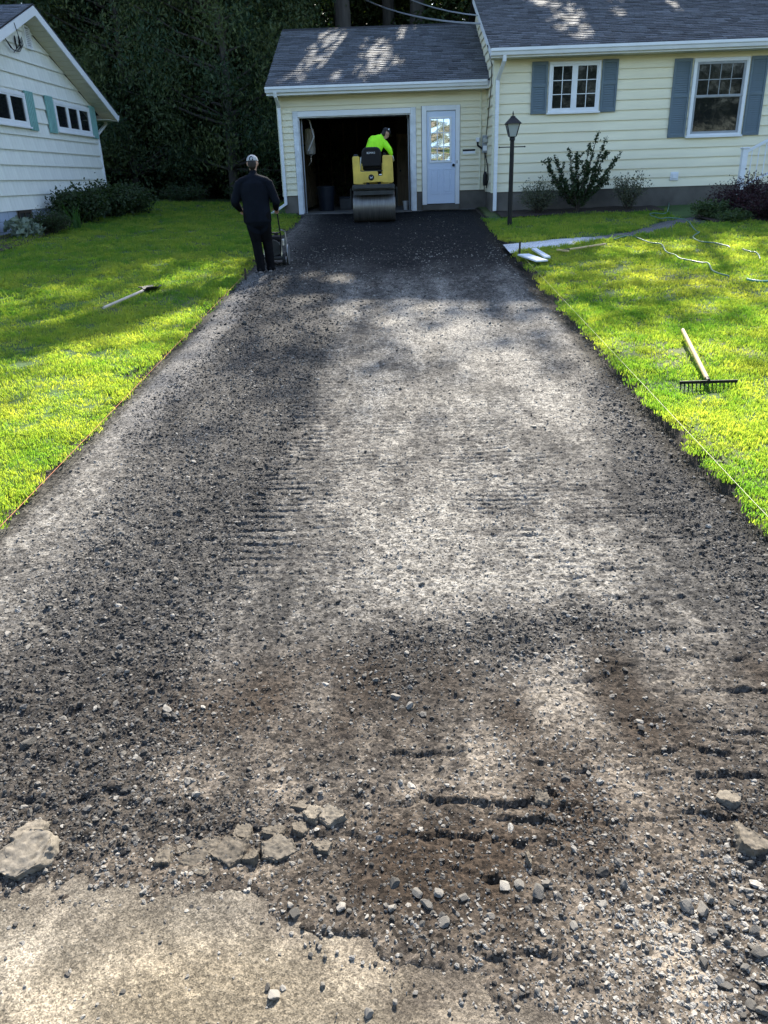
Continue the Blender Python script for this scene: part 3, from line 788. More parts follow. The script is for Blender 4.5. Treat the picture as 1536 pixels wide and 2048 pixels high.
# ---------------------------------------------------------------- garage
YG = 21.85
GX0, GX1 = -2.93, 2.38
gar = thing('garage', 'cream-sided garage with open overhead door and grey shingle roof', 'garage', (-.3, 25, 1.2))
WG = Wall((0, YG, 0), (1, 0, 0), (0, -1, 0))
OPX0, OPX1, OPZ = -2.43, .43, 3.49
FLOOR_Z = 1.205
# walls (sheathing) round the opening
for (a, b, c, d) in ((GX0, OPX0, 1.0, 4.05), (OPX1, .80, 1.0, 4.05), (1.585, GX1, 1.0, 4.05), (OPX0, OPX1, OPZ, 4.05), (.80, 1.585, 3.53, 4.05), (.80, 1.585, 1.0, 1.33)):
    WG.b('front_wall', 'stud_wood', gar, a, b, c, d, -.14, 0)
MB().box(GX0, GX0 + .12, YG + .141, 29.4, 1.0, 4.05).build('side_wall', 'cream_siding', gar)
MB().box(GX0, GX1, 29.41, 29.55, 1.0, 4.05).build('back_wall', 'dark_wood', gar)
MB().box(GX1 - .02, GX1 + .10, YG + .141, 29.4, 1.0, 4.05).build('side_wall', 'dark_wood', gar)
MB().box(GX0 + .121, GX1 - .021, YG + .142, 29.4, 3.80, 3.86).build('ceiling', 'dark_wood', gar)
MB().box(GX0 + .121, GX1 - .021, YG - .02, 29.4, 1.0, FLOOR_Z).build('floor', 'garage_floor', gar)
for i in range(9):
    MB().box(GX0 + .121, GX0 + .21, YG + .5 + i*.8, YG + .54 + i*.8, FLOOR_Z, 3.80).build('stud', 'stud_wood', gar)
for i in range(11):
    MB().box(GX0 + .25 + i*.46, GX0 + .29 + i*.46, 29.32, 29.409, FLOOR_Z, 3.80).build('stud', 'stud_wood', gar)
# interior panelled door on the right, near the back of the bay
idoor = MB().box(-.05 + .12, .92, 25.9, 25.95, FLOOR_Z, 3.22).build('inner_door', 'stud_wood', gar)
MB().box(.93, GX1 - .03, 25.88, 25.97, FLOOR_Z, 3.80).build('partition', 'dark_wood', gar)
MB().box(.07, .93, 25.88, 25.97, 3.23, 3.80).build('partition', 'dark_wood', gar)
for a, b in ((.15, .46), (.53, .84)):
    for c, d in ((1.35, 1.95), (2.05, 2.75), (2.82, 3.12)):
        MB().box(a, b, 25.878, 25.899, c, d).build('door_panel', 'stud_wood', idoor, bevel=.008)
MB().lathe([(.0, -.03), (.03, -.03), (.03, .0)], (.17, 25.87, 2.2), 'y', 10).build('knob', 'black_metal', idoor)
# foundation strips
for a, b in ((GX0 + .01, OPX0 - .15), (OPX1 + .15, .70), (1.69, GX1)):
    WG.b('foundation', 'foundation_grey', gar, a, b, .9, 1.64, .001, .012)
# siding boards
E_ = .148; z = 1.655; segs = []
while z < 3.90:
    z1 = min(z + E_, 3.95)
    if z < 3.60 - .02:
        for a, b in ((GX0 + .09, OPX0 - .135), (OPX1 + .135, .695), (1.685, GX1 - .06)):
            segs.append((a, b, a, b, z, z1))
    else:
        segs.append((GX0 + .09, GX1 - .06, GX0 + .09, GX1 - .06, z, z1))
    z += E_
segs += [(OPX0 - .135, OPX1 + .135, OPX0 - .135, OPX1 + .135, 3.622, 3.727), (.695, 1.685, .695, 1.685, 3.642, 3.727)]
lap(WG, gar, segs, 'cream_siding', t=.040)
WG.b('corner_board', 'cream_trim', gar, GX0 - .02, GX0 + .089, 1.64, 3.95, .001, .046)
WG.b('corner_board', 'cream_trim', gar, GX1 - .059, GX1 - .012, 1.64, 3.95, .001, .024)
MB().box(GX0 - .022, GX0 - .001, YG + .0, YG + .1, 1.64, 3.95).build('corner_board', 'cream_trim', gar)
# garage opening: trim and jambs
for (a, b, c, d) in ((OPX0 - .13, OPX0, 1.19, OPZ + .13), (OPX1, OPX1 + .13, 1.19, OPZ + .13)):
    WG.b('door_trim', 'white_worn', gar, a, b, c, d, .001, .045, bevel=.005)
WG.b('door_trim', 'white_paint', gar, OPX0 + .001, OPX1 - .001, OPZ, OPZ + .125, .001, .043, bevel=.005)
WG.b('door_jamb', 'white_worn', gar, OPX0, OPX0 + .025, 1.21, OPZ - .026, -.16, -.0005)
WG.b('door_jamb', 'white_worn', gar, OPX1 - .025, OPX1, 1.21, OPZ - .026, -.16, -.0005)
WG.b('door_jamb', 'white_worn', gar, OPX0, OPX1, OPZ - .025, OPZ - .001, -.16, -.0005)
# raised overhead door under the ceiling and its tracks
for i in range(4):
    MB().box(OPX0 + .1, OPX1 - .1, 22.3 + i*.56, 22.3 + i*.56 + .545, 3.60, 3.64).build('overhead_door_panel', 'white_worn', gar)
for x in (OPX0 + .06, OPX1 - .06):
    MB().tube([(x, 22.05, FLOOR_Z), (x, 22.05, 3.2), (x, 22.12, 3.45), (x, 22.4, 3.55), (x, 24.6, 3.56)], .018, 6).build('door_track', 'grey_box', gar)
MB().tube([(OPX0 + .24, 22.3, 3.45), (OPX0 + .34, 22.3, 3.05), (OPX0 + .16, 22.3, 2.72)], .016, 6).build('door_spring_bar', 'tank_white', gar)
# side door
dr = WG.b('side_door', 'blue_door', gar, .835, 1.56, 1.35, 3.52, -.03, .004)
for (a, b, c, d) in ((.71, .829, 1.33, 3.64), (1.566, 1.675, 1.33, 3.64)):
    WG.b('door_frame', 'white_paint', gar, a, b, c, d, .0015, .05, bevel=.005)
WG.b('door_frame', 'white_paint', gar, .83, 1.565, 3.527, 3.64, .0015, .047, bevel=.005)
WG.b('door_sill', 'foundation_grey', gar, .72, 1.67, 1.20, 1.329, .001, .09)
fr = MB()
for (a, b, c, d) in ((.90, 1.465, 3.345, 3.39), (.90, 1.465, 2.33, 2.375), (.90, .94, 2.375, 3.345), (1.425, 1.465, 2.375, 3.345)):
    WG.box(fr, a, b, c, d, .0045, .026)
lite = fr.build('door_light_frame', 'white_paint', dr, bevel=.005)
for i in range(3):
    for j in range(3):
        a = .94 + i*.485/3; c = 2.375 + j*.97/3
        WG.b('pane', 'foil', lite, a + .008, a + .485/3 - .008, c + .008, c + .97/3 - .008, .005, .009)
gm = MB()
for i in range(1, 3): a = .94 + i*.485/3; WG.box(gm, a - .011, a + .011, 2.376, 3.344, .0095, .020)
for j in range(1, 3): c = 2.375 + j*.97/3; WG.box(gm, .941, 1.424, c - .011, c + .011, .0095, .0185)
gm.build('grille', 'white_paint', lite)
for a, b in ((.92, 1.155), (1.24, 1.475)):
    pm = MB()
    for (p, q, c, d) in ((a, b, 1.58, 1.61), (a, b, 2.16, 2.19), (a, a + .03, 1.61, 2.16), (b - .03, b, 1.61, 2.16)): WG.box(pm, p, q, c, d, .0045, .013)
    mo = pm.build('panel_moulding', 'blue_door', dr, bevel=.003)
    WG.b('door_panel', 'blue_door', dr, a + .05, b - .05, 1.63, 2.14, .0045, .012, bevel=.006)
MB().lathe([(.012, 0), (.012, -.03), (.034, -.035), (.036, -.06), (.015, -.075)], (1.515, YG - .004, 2.26), 'y', 14).build('door_knob', 'black_metal', dr, True)
WG.b('strike_plate', 'black_metal', gar, 1.60, 1.615, 2.30, 2.37, .0505, .054)
# mail slot
ms = MB()
for (a, b, c, d) in ((1.72, 2.10, 2.62, 2.65), (1.72, 2.10, 2.49, 2.52), (1.72, 1.75, 2.52, 2.62), (2.07, 2.10, 2.52, 2.62)): WG.box(ms, a, b, c, d, .006, .055)
sl = ms.build('mail_slot', 'cream_trim', gar)
WG.b('slot_opening', 'deck_dark', sl, 1.751, 2.069, 2.575, 2.619, .006, .043)
WG.b('slot_flap', 'white_paint', sl, 1.751, 2.069, 2.521, 2.574, .006, .048)
# roof: front and back slopes
def roof_pair(parent, x0, x1, ye, ze, yr, zr, seed, back=True, both_gutter=False):
    L = math.hypot(yr - ye, zr - ze); V = Vector((0, yr - ye, zr - ze)).normalized()
    f = shingles(parent, (x0, ye, ze), (1, 0, 0), V, x1 - x0, L, seed)
    if back:
        V2 = Vector((0, -(yr - ye), zr - ze)).normalized()
        O2 = Vector((x1, 2*yr - ye, ze)); MB().prism([O2, O2 - Vector((x1 - x0, 0, 0)), (x0, yr, zr), (x1, yr, zr)], (0, 0, -.05)).build('back_roof', 'deck_dark', parent)
    MB().prism([(x0, yr - .14, zr - .14*(zr - ze)/(yr - ye) + .022), (x0, yr, zr + .030), (x0, yr + .14, zr - .14*(zr - ze)/(yr - ye) + .022)], (x1 - x0, 0, 0)).build('ridge_cap', 'deck_dark', parent)
    return f
roof_pair(gar, -3.12, 2.37, 21.40, 4.15, 25.65, 5.97, 3)
gutter(gar, (-3.14, 21.42, 4.135), (2.30, 21.42, 4.135), (0, -1, 0))
MB().box(-3.1, 2.36, 21.421, 21.445, 3.95, 4.11).build('fascia', 'white_paint', gar)
MB().box(-3.1, 2.36, 21.446, YG - .03, 3.955, 3.975).build('soffit', 'soffit', gar)
rk = (5.97 - 4.15)/4.25
MB().prism([(-3.10, 21.42, 4.11), (-3.10, 25.65, 5.93), (-3.10, 25.65, 5.76), (-3.10, 21.42, 3.95)], (-.022, 0, 0)).build('rake_board', 'white_paint', gar)
MB().prism([(GX0, 21.9, 4.06), (GX0, 25.65, 5.88), (GX0, 29.4, 4.06)], (.1, 0, 0)).build('gable_wall', 'cream_siding', gar)
MB().prism([(-3.10, 21.43, 3.96), (-3.10, 25.65, 5.77), (-2.94, 25.65, 5.77), (-2.94, 21.43, 3.96)], (0, 0, .015)).build('soffit', 'soffit', gar)
downspout(gar, [(-2.90, 21.37, 4.01), (-2.90, 21.40, 3.93), (-2.88, 21.78, 3.72), (-2.885, 21.78, 1.46), (-3.30, 21.70, 1.22)])

# ---------------------------------------------------------------- cream house
YH = 20.5; HX0, HX1 = 2.38, 13.5
hou = thing('house', 'cream-sided house with grey shingle roof and blue shutters', 'house', (7.5, 24.5, 1.1))
WH = Wall((0, YH, 0), (1, 0, 0), (0, -1, 0))
MB().box(HX0, HX1, YH, YH + .12, 1.0, 4.55).build('front_wall', 'stud_wood', hou)
MB().box(HX0, HX0 + .12, YH + .121, 29.1, 1.0, 4.55).build('side_wall', 'cream_siding', hou)
MB().box(HX1 - .12, HX1, YH + .121, 29.1, 1.0, 4.55).build('side_wall', 'cream_siding', hou)
MB().box(HX0, HX1, 29.101, 29.2, 1.0, 4.55).build('back_wall', 'cream_siding', hou)
WH.b('foundation', 'foundation_grey', hou, HX0, HX1, .6, 1.60, .001, .014)
MB().box(HX0 - .012, HX0 - .001, YH - .012, YG + .02, .8, 1.60).build('foundation', 'foundation_grey', hou)
E_ = .213; z = 1.605; segs = []
while z < 4.38:
    segs.append((HX0 + .10, HX1, HX0 + .10, HX1, z, min(z + E_, 4.43))); z += E_
lap(WH, hou, segs, 'cream_siding', t=.036)
WH.b('corner_board', 'cream_trim', hou, HX0 - .02, HX0 + .099, 1.59, 4.42, .001, .044)
# side wall and gable siding (faces the garage)
WS = Wall((HX0, 0, 0), (0, 1, 0), (-1, 0, 0))
HE, HEZ, HR, HRZ = 20.02, 4.60, 24.85, 6.52
hsl = (HRZ - HEZ)/(HR - HE)
z = 1.605; segs = []
gy = lambda zz: 21.40 + (zz - 4.15 - .06)/rk          # where the garage roof covers the wall
while z < 6.3:
    z1 = z + E_
    if z < 3.95: segs.append((YH + .1, YG - .03, YH + .1, YG - .03, z, z1))
    else:
        lo = lambda q: max(YH + .02, HE + (q - HEZ)/hsl + .12) if q > 4.35 else YH + .1
        hi = lambda q: min(gy(q), 24.8)
        a, b, c, d = lo(z), hi(z), lo(z1), hi(z1)
        if z < 4.35: b, d = max(b, a + .9), max(d, c + .9)
        if b - a > .1 and d - c > .02: segs.append((a, b, c, d, z, z1))
    z += E_
lap(WS, hou, segs, 'cream_siding', t=.034)
MB().prism([(HX0, YH + .05, 4.40), (HX0, HR, HRZ - .1), (HX0, 2*HR - YH, 4.40)], (.1, 0, 0)).build('gable_wall', 'cream_siding', hou)
MB().box(HX0 - .032, HX0 - .001, YH - .03, YH + .09, 1.59, 4.42).build('corner_board', 'cream_trim', hou)
roof_pair(hou, 2.22, 13.8, HE, HEZ + .02, HR, HRZ + .02, 5)
gutter(hou, (2.22, HE + .02, HEZ), (13.8, HE + .02, HEZ), (0, -1, 0), .14, .12)
MB().box(2.25, 13.8, HE + .021, HE + .045, 4.42, HEZ - .02).build('fascia', 'white_paint', hou)
MB().box(2.25, 13.8, HE + .046, YH - .022, 4.425, 4.445).build('soffit', 'soffit', hou)
MB().prism([(2.245, HE + .02, HEZ - .02), (2.245, HR, HRZ - .02), (2.245, HR, HRZ - .20), (2.245, HE + .02, HEZ - .18)], (-.022, 0, 0)).build('rake_board', 'white_paint', hou)
MB().prism([(2.245, HE + .05, HEZ - .15), (2.245, HR, HRZ - .17), (2.36, HR, HRZ - .17), (2.36, HE + .05, HEZ - .15)], (0, 0, .015)).build('soffit', 'soffit', hou)
downspout(hou, [(2.53, HE - .02, 4.46), (2.53, HE + .0, 4.36), (2.44, YH - .085, 4.02), (2.435, YH - .085, 1.20)], .085, .065)
# windows and shutters
window_unit(hou, WH, 3.63, 4.82, 3.30, 4.345, 2, 3, .06, .075, mull=(4.225,))
shutter_louvre(hou, WH, 3.23, 3.60, 3.28, 4.36); shutter_louvre(hou, WH, 4.85, 5.22, 3.28, 4.36)
def double_hung():
    u0, u1, z0, z1 = 6.95, 8.22, 2.70, 4.31; f = .075
    w = MB()
    for (a, b, c, d) in ((u0, u1, z1 - f, z1), (u0, u1, z0, z0 + f*.6), (u0, u0 + f, z0 + f*.6, z1 - f), (u1 - f, u1, z0 + f*.6, z1 - f)): WH.box(w, a, b, c, d, .003, .085)
    win = w.build('window', 'white_paint', hou, bevel=.006)
    WH.b('sill', 'white_paint', win, u0 - .03, u1 + .03, z0 - .04, z0 - .001, .003, .11)
    zm = 3.53
    for (c, d, n) in ((z0 + f*.6, zm + .02, .055), (zm - .02, z1 - f, .072)):
        q = MB(); s = .05; a, b = u0 + f + .001, u1 - f - .001
        up = c > 3
        for (p0, p1, q0, q1) in ((a, b, d - s, d - .001), (a, b, c + .001, c + s), (a, a + s, c + s, d - s), (b - s, b, c + s, d - s)): WH.box(q, p0, p1, q0, q1, .003 + (.0525 if up else 0), n)
        sa = q.build('sash', 'grey_box', win)
        WH.b('pane', 'window_glass', sa, a + s, b - s, c + s, d - s, .003, .044)
        if up:
            g = MB()
            for k in range(1, 4): x = a + s + (b - a - 2*s)*k/4; WH.box(g, x - .008, x + .008, c + s, d - s, .0445, .052)
            zz = (c + d)/2; WH.box(g, a + s, b - s, zz - .008, zz + .008, .0445, .0505)
            g.build('grille', 'grey_box', sa)
double_hung()
shutter_louvre(hou, WH, 6.50, 6.91, 2.68, 4.32); shutter_louvre(hou, WH, 8.26, 8.65, 2.68, 4.32)
# dryer vent box
vb = WH.b('wall_vent', 'white_paint', hou, 6.68, 6.87, 1.74, 1.93, .02, .055, bevel=.008)
WH.b('vent_hood', 'white_paint', vb, 6.72, 6.83, 1.78, 1.89, .0555, .08, bevel=.006)
# meter, boxes and cables in the corner by the garage
mt = thing('electric_meter', 'grey electric meter box with white covers in the corner by the door', 'meter box', (2.30, 21.66, 2.6))
MB().box(2.24, 2.36, 21.60, 21.76, 2.52, 2.92).build('meter_case', 'grey_box', mt, bevel=.01)
MB().lathe([(.07, 0), (.07, -.05), (.05, -.075)], (2.30, 21.599, 2.80), 'y', 14).build('meter_glass', 'lamp_pane', mt, True)
MB().box(2.25, 2.35, 21.57, 21.598, 2.57, 2.68).build('cover', 'white_paint', mt)
MB().box(2.09, 2.17, 21.75, 21.83, 2.78, 2.88).build('cover', 'white_paint', mt)
MB().tube([(2.13, 21.79, 2.78), (2.13, 21.79, 2.70), (2.24, 21.7, 2.62)], .025, 6).build('conduit', 'black_plastic', mt)
MB().tube([(2.20, 21.81, 4.0), (2.20, 21.81, 1.66)], .022, 6).build('conduit', 'cream_trim', mt)
MB().tube([(2.30, 21.66, 2.52), (2.31, 21.60, 2.2), (2.29, 21.64, 1.9), (2.31, 21.66, 1.65)], .012, 6).build('cable', 'black_plastic', mt)
MB().tube([(2.33, 21.66, 2.92), (2.335, 21.3, 3.4), (2.335, 20.85, 3.9), (2.335, 20.75, 4.35), (2.20, 20.6, 4.75)], .011, 6).build('cable', 'wire_black', mt)
MB().tube([(2.30, 21.60, 2.52), (2.33, 21.2, 2.2), (2.34, 21.1, 1.9), (2.32, 21.3, 1.7)], .014, 6).build('cable', 'wire_black', mt)
MB().lathe([(.05, 0), (.06, .1), (.055, .25), (.03, .33)], (2.30, 21.45, 1.75), 'z', 10).build('cable_box', 'black_plastic', mt, True)
# porch: steps and white railing
pr = thing('porch_railing', 'white porch railing with square newel post by the steps', 'railing', (8.1, 19.4, 1.1))
pp = at_y(1490, 300, 19.35)
MB().box(pp[0] - .06, pp[0] + .06, 19.29, 19.41, 1.02, pp[2] + .02).build('newel_post', 'white_paint', pr, bevel=.006)
MB().box(pp[0] - .08, pp[0] + .08, 19.27, 19.43, pp[2] + .021, pp[2] + .06).build('post_cap', 'white_paint', pr, bevel=.01)
MB().beam((pp[0] + .06, 19.35, pp[2] - .03), (pp[0] + 2.0, 19.35, pp[2] + .95), .055, .06).build('hand_rail', 'white_paint', pr, bevel=.008)
MB().beam((pp[0] + .06, 19.35, pp[2] - .77), (pp[0] + 2.0, 19.35, pp[2] + .20), .05, .05).build('bottom_rail', 'white_paint', pr, bevel=.006)
for i in range(12):
    x = pp[0] + .17 + i*.15; dz = (x - pp[0] - .06)*.505
    MB().tube([(x, 19.35, pp[2] - .76 + dz), (x, 19.35, pp[2] - .06 + dz)], .013, 8).build('baluster', 'white_paint', pr)
st = thing('porch_steps', 'grey concrete porch steps against the cream house', 'steps', (9.4, 19.9, 1.1))
for i in range(4):
    MB().box(8.45 + i*.3, 11.5, 19.30, 20.47, 1.0 + i*.17 + (.001 if i else 0), 1.17 + i*.17).build('step', 'concrete_path', st, bevel=.01)

# ---------------------------------------------------------------- white house on the left
LX = -8.3
lh = thing('white_house', 'white shingle-sided house with teal shutters and blue-grey foundation', 'house', (-12, 20, 1.0))
WL = Wall((LX, 0, 0), (0, 1, 0), (1, 0, 0))
PKY, PKZ, EVY, EVZ = 19.83, 5.75, 24.5, 3.92       # top of the roof at the rake
lsl = (PKZ - EVZ)/(EVY - PKY)
WY0, WY1 = 2*PKY - 23.75, 23.75
top = lambda y: PKZ - .20 - lsl*abs(y - PKY)
MB().prism([(LX, WY0, .6), (LX, WY1, .6), (LX, WY1, top(WY1)), (LX, PKY, top(PKY)), (LX, WY0, top(WY0))], (-.12, 0, 0)).build('gable_wall', 'white_siding', lh)
MB().box(-16, LX - .121, WY0, WY0 + .12, .6, 3.8).build('front_wall', 'white_siding', lh)
MB().box(-16, LX - .121, WY1 - .12, WY1, .6, 3.8).build('back_wall', 'white_siding', lh)
# foundation of painted block
FB = 1.60
for j in range(5):
    k = 0; y = WY0 - (.2 if j % 2 else 0)
    while y < WY1:
        a, b = max(y, WY0), min(y + .40, WY1)
        if not (j >= 2 and 18.05 < (a + b)/2 < 18.65): WL.b('block', 'foundation_blue', lh, a + .004, b - .004, .60 + j*.2 + .004, .80 + j*.2 - .004, .001, .012 + .002*((k + j) % 3))
        y += .40; k += 1
WL.b('mortar', 'foundation_grey', lh, WY0, WY1, .6, FB, .0005, .008)
bw = WL.b('basement_window', 'deck_dark', lh, 18.0, 18.6, 1.18, 1.56, .0085, .0095)
fm = MB()
for (a, b, c, d) in ((17.98, 18.62, 1.54, 1.59), (17.98, 18.04, 1.2, 1.54), (18.56, 18.62, 1.2, 1.54), (18.28, 18.32, 1.2, 1.54)): WL.box(fm, a, b, c, d, .0096, .035)
fm.build('window_frame', 'dark_wood', bw)
# siding shingles, each a piece; courses 305 mm
segs = []; sr = random.Random(4); z = 1.60; ex = .305; row = 0
while z < 5.5:
    z1 = z + ex
    lo = lambda q: max(WY0, PKY - (PKZ - .22 - q)/lsl); hi = lambda q: min(WY1, PKY + (PKZ - .22 - q)/lsl)
    y = WY0 - (row % 2)*.3
    while y < WY1:
        w = .61
        a, b = max(y, lo(z)), min(y + w - .004, hi(z)); c, d = max(y, lo(z1)), min(y + w - .004, hi(z1))
        if b - a > .05:
            if d - c < .01: m_ = (a + b)/2; c = d = min(max(m_, lo(min(z1, PKZ - .24))), hi(min(z1, PKZ - .24)))
            segs.append((a, b, c, d, z, z1))
        y += w
    z += ex; row += 1
lap(WL, lh, segs, 'white_siding', name='siding_shingle', t=.044)
MB().box(LX - .02, LX + .026, WY1 - .01, WY1 + .02, 1.60, 3.95).build('corner_strip', 'white_paint', lh)
# windows
def lw(pl, pr_, pt, pb, cols):
    a = at_x(pl[0], pl[1], LX + .04)[1]; b = at_x(pr_[0], pr_[1], LX + .04)[1]
    return a, b
yA, yB = at_x(100, 200, LX)[1], at_x(172, 218, LX)[1]
zA, zB = 3.31, 3.99
w1 = yB - yA
window_unit(lh, WL, yA, yB, zA, zB, 1, 1, .075, .085, pn=.054, mull=(yA + .075 + (w1 - .15)/3, yA + .075 + (w1 - .15)*2/3))
def ribbed_shutter(y0, y1, z0, z1):
    s = WL.b('shutter', 'teal_shutter', lh, y0, y1, z0, z1, .046, .060)
    n = 5; st_ = (y1 - y0)/n
    for i in range(n):
        WL.b('batten', 'teal_shutter', s, y0 + i*st_ + .012, y0 + (i + 1)*st_ - .012, z0 + .001, z1 - .001, .0605, .082, bevel=.006)
ribbed_shutter(yA - .46, yA - .03, zA - .06, zB + .06); ribbed_shutter(yB + .03, yB + .46, zA - .06, zB + .06)
yD = at_x(44, 200, LX)[1]; yC = yD - w1
window_unit(lh, WL, yC, yD, zA, zB, 1, 1, .075, .085, pn=.054, mull=(yC + .075 + (w1 - .15)/3, yC + .075 + (w1 - .15)*2/3))
ribbed_shutter(yD + .03, yD + .46, zA - .06, zB + .06); ribbed_shutter(yC - .46, yC - .03, zA - .06, zB + .06)
# gable vent
vy = at_x(50, 75, LX)[1]; vz0, vz1 = at_x(52, 98, LX)[2], at_x(47, 52, LX)[2]
vt = MB()
for (a, b, c, d) in ((vy - .16, vy + .16, vz1 - .04, vz1), (vy - .16, vy + .16, vz0, vz0 + .04), (vy - .16, vy - .12, vz0 + .04, vz1 - .04), (vy + .12, vy + .16, vz0 + .04, vz1 - .04)): WL.box(vt, a, b, c, d, .003, .078)
gv = vt.build('gable_vent', 'white_paint', lh)
WL.b('vent_back', 'deck_dark', gv, vy - .119, vy + .119, vz0 + .041, vz1 - .041, .0445, .0465)
nsl = 10
for i in range(nsl):
    zz = vz0 + .05 + (vz1 - vz0 - .10)*i/nsl
    WL.b('slat', 'white_paint', gv, vy - .118, vy + .118, zz, zz + .020, .0470, .070)
# roof, rake overhang, soffit, fascia, gutter
RX = LX + .42
for sgn in (1, -1):
    L = math.hypot(EVY - PKY, PKZ - EVZ)
    V = Vector((0, -sgn*(EVY - PKY), PKZ - EVZ)).normalized()
    shingles(lh, (RX - 8.2, PKY + sgn*(EVY - PKY), EVZ), (1, 0, 0), V, 8.2, L, 8 + sgn, base=(.095, .105, .125))
    e = PKY + sgn*(EVY - PKY)
    MB().prism([(RX - .001, PKY, PKZ - .035), (RX - .001, e, EVZ - .035), (RX - .001, e, EVZ - .215), (RX - .001, PKY, PKZ - .215)], (.024, 0, 0)).build('rake_board', 'white_paint', lh)
    n = 24
    for i in range(n):                                  # soffit strips
        y0 = PKY + sgn*(EVY - PKY)*(i/n + .002); y1 = PKY + sgn*(EVY - PKY)*((i + 1)/n - .002)
        zz = lambda y: PKZ - .20 - lsl*abs(y - PKY)
        MB().prism([(LX + .03, y0, zz(y0)), (RX - .003, y0, zz(y0)), (RX - .003, y1, zz(y1)), (LX + .03, y1, zz(y1))], (0, 0, .012)).build('soffit_strip', 'soffit', lh)
    MB().box(RX - 8.2, RX - .002, e - .012, e + .012, EVZ - .20, EVZ - .036).build('fascia', 'white_paint', lh)
    MB().box(RX - 8.2, RX - .003, min(e - sgn*.013, WY1 if sgn > 0 else WY0), max(e - sgn*.013, WY1 if sgn > 0 else WY0), EVZ - .20, EVZ - .185).build('eave_soffit', 'soffit', lh)
    gutter(lh, (RX - 8.2, e + sgn*.013, EVZ - .04), (RX + .02, e + sgn*.013, EVZ - .04), (0, sgn, 0))
downspout(lh, [(LX + .05, EVY + .06, EVZ - .15), (LX + .05, EVY + .02, EVZ - .26), (LX + .02, WY1 + .05, EVZ - .55), (LX + .02, WY1 + .05, 1.3)])
# service wires and their hooks
sw = thing('service_wires', 'looped black service wires at the white house gable', 'wires', (LX + .05, 19.0, 4.6))
a0 = at_x(28, 45, RX + .03)
MB().tube([a0, a0 + np.array([.02, .1, -.35]), at_x(28, 105, LX + .08)], .008, 5).build('wire', 'wire_black', sw)
for k in range(3):
    e0 = at_x(4 + k*3, 66 + k*5, LX + .10); e1 = at_x(34 + k*3, 103, LX + .08); e2 = at_x(40 + k*1.5, 80 - k*3, LX + .06)
    MB().tube([e0, (np.array(e0) + e1)/2 + np.array([0, 0, -.1]), e1, (np.array(e1) + e2)/2 + np.array([.03, .05, 0]), e2], .008, 5).build('wire', 'wire_black', sw)
for k in range(2):
    p = at_x(31 + k*8, 84, LX + .07); MB().lathe([(.012, -.12), (.02, -.08), (.02, .08), (.012, .12)], p, 'z', 8).build('splice', 'black_plastic', sw)

# ================================================================== TREES AND PLANTS
def leaves(centres, normals_dir, size, aspect, rg, tint, droop=0.0):
    """one pointed leaf of two triangles-pairs at every centre; returns verts, faces, tint"""
    n = len(centres)
    t = rg.normal(size=(n, 3)); t[:, 2] -= droop; t /= np.linalg.norm(t, axis=1)[:, None]
    q = rg.normal(size=(n, 3)); w = np.cross(t, q); w /= np.linalg.norm(w, axis=1)[:, None] + 1e-9
    s = size*rg.uniform(.6, 1.4, n)[:, None]
    nn = np.cross(t, w)
    a = centres - t*s*.5; b = centres + w*s*aspect*.5 + nn*s*.06; c = centres + t*s*.5; d = centres - w*s*aspect*.5 + nn*s*.06
    v = np.stack([a, b, c, d], 1).reshape(-1, 3)
    f = np.arange(4*n).reshape(n, 4)
    return v, f, np.repeat(tint, 4)
def limb(mb, a, b, r0, r1, rg, n=5, bend=.12):
    a, b = np.array(a, float), np.array(b, float); L = np.linalg.norm(b - a); pts = []
    for i in range(n):
        t = i/(n - 1); pts.append(a + (b - a)*t + rg.normal(size=3)*bend*L*.12*math.sin(math.pi*t))
    mb.tube(pts, [r0 + (r1 - r0)*i/(n - 1) for i in range(n)], 7, cap=False)
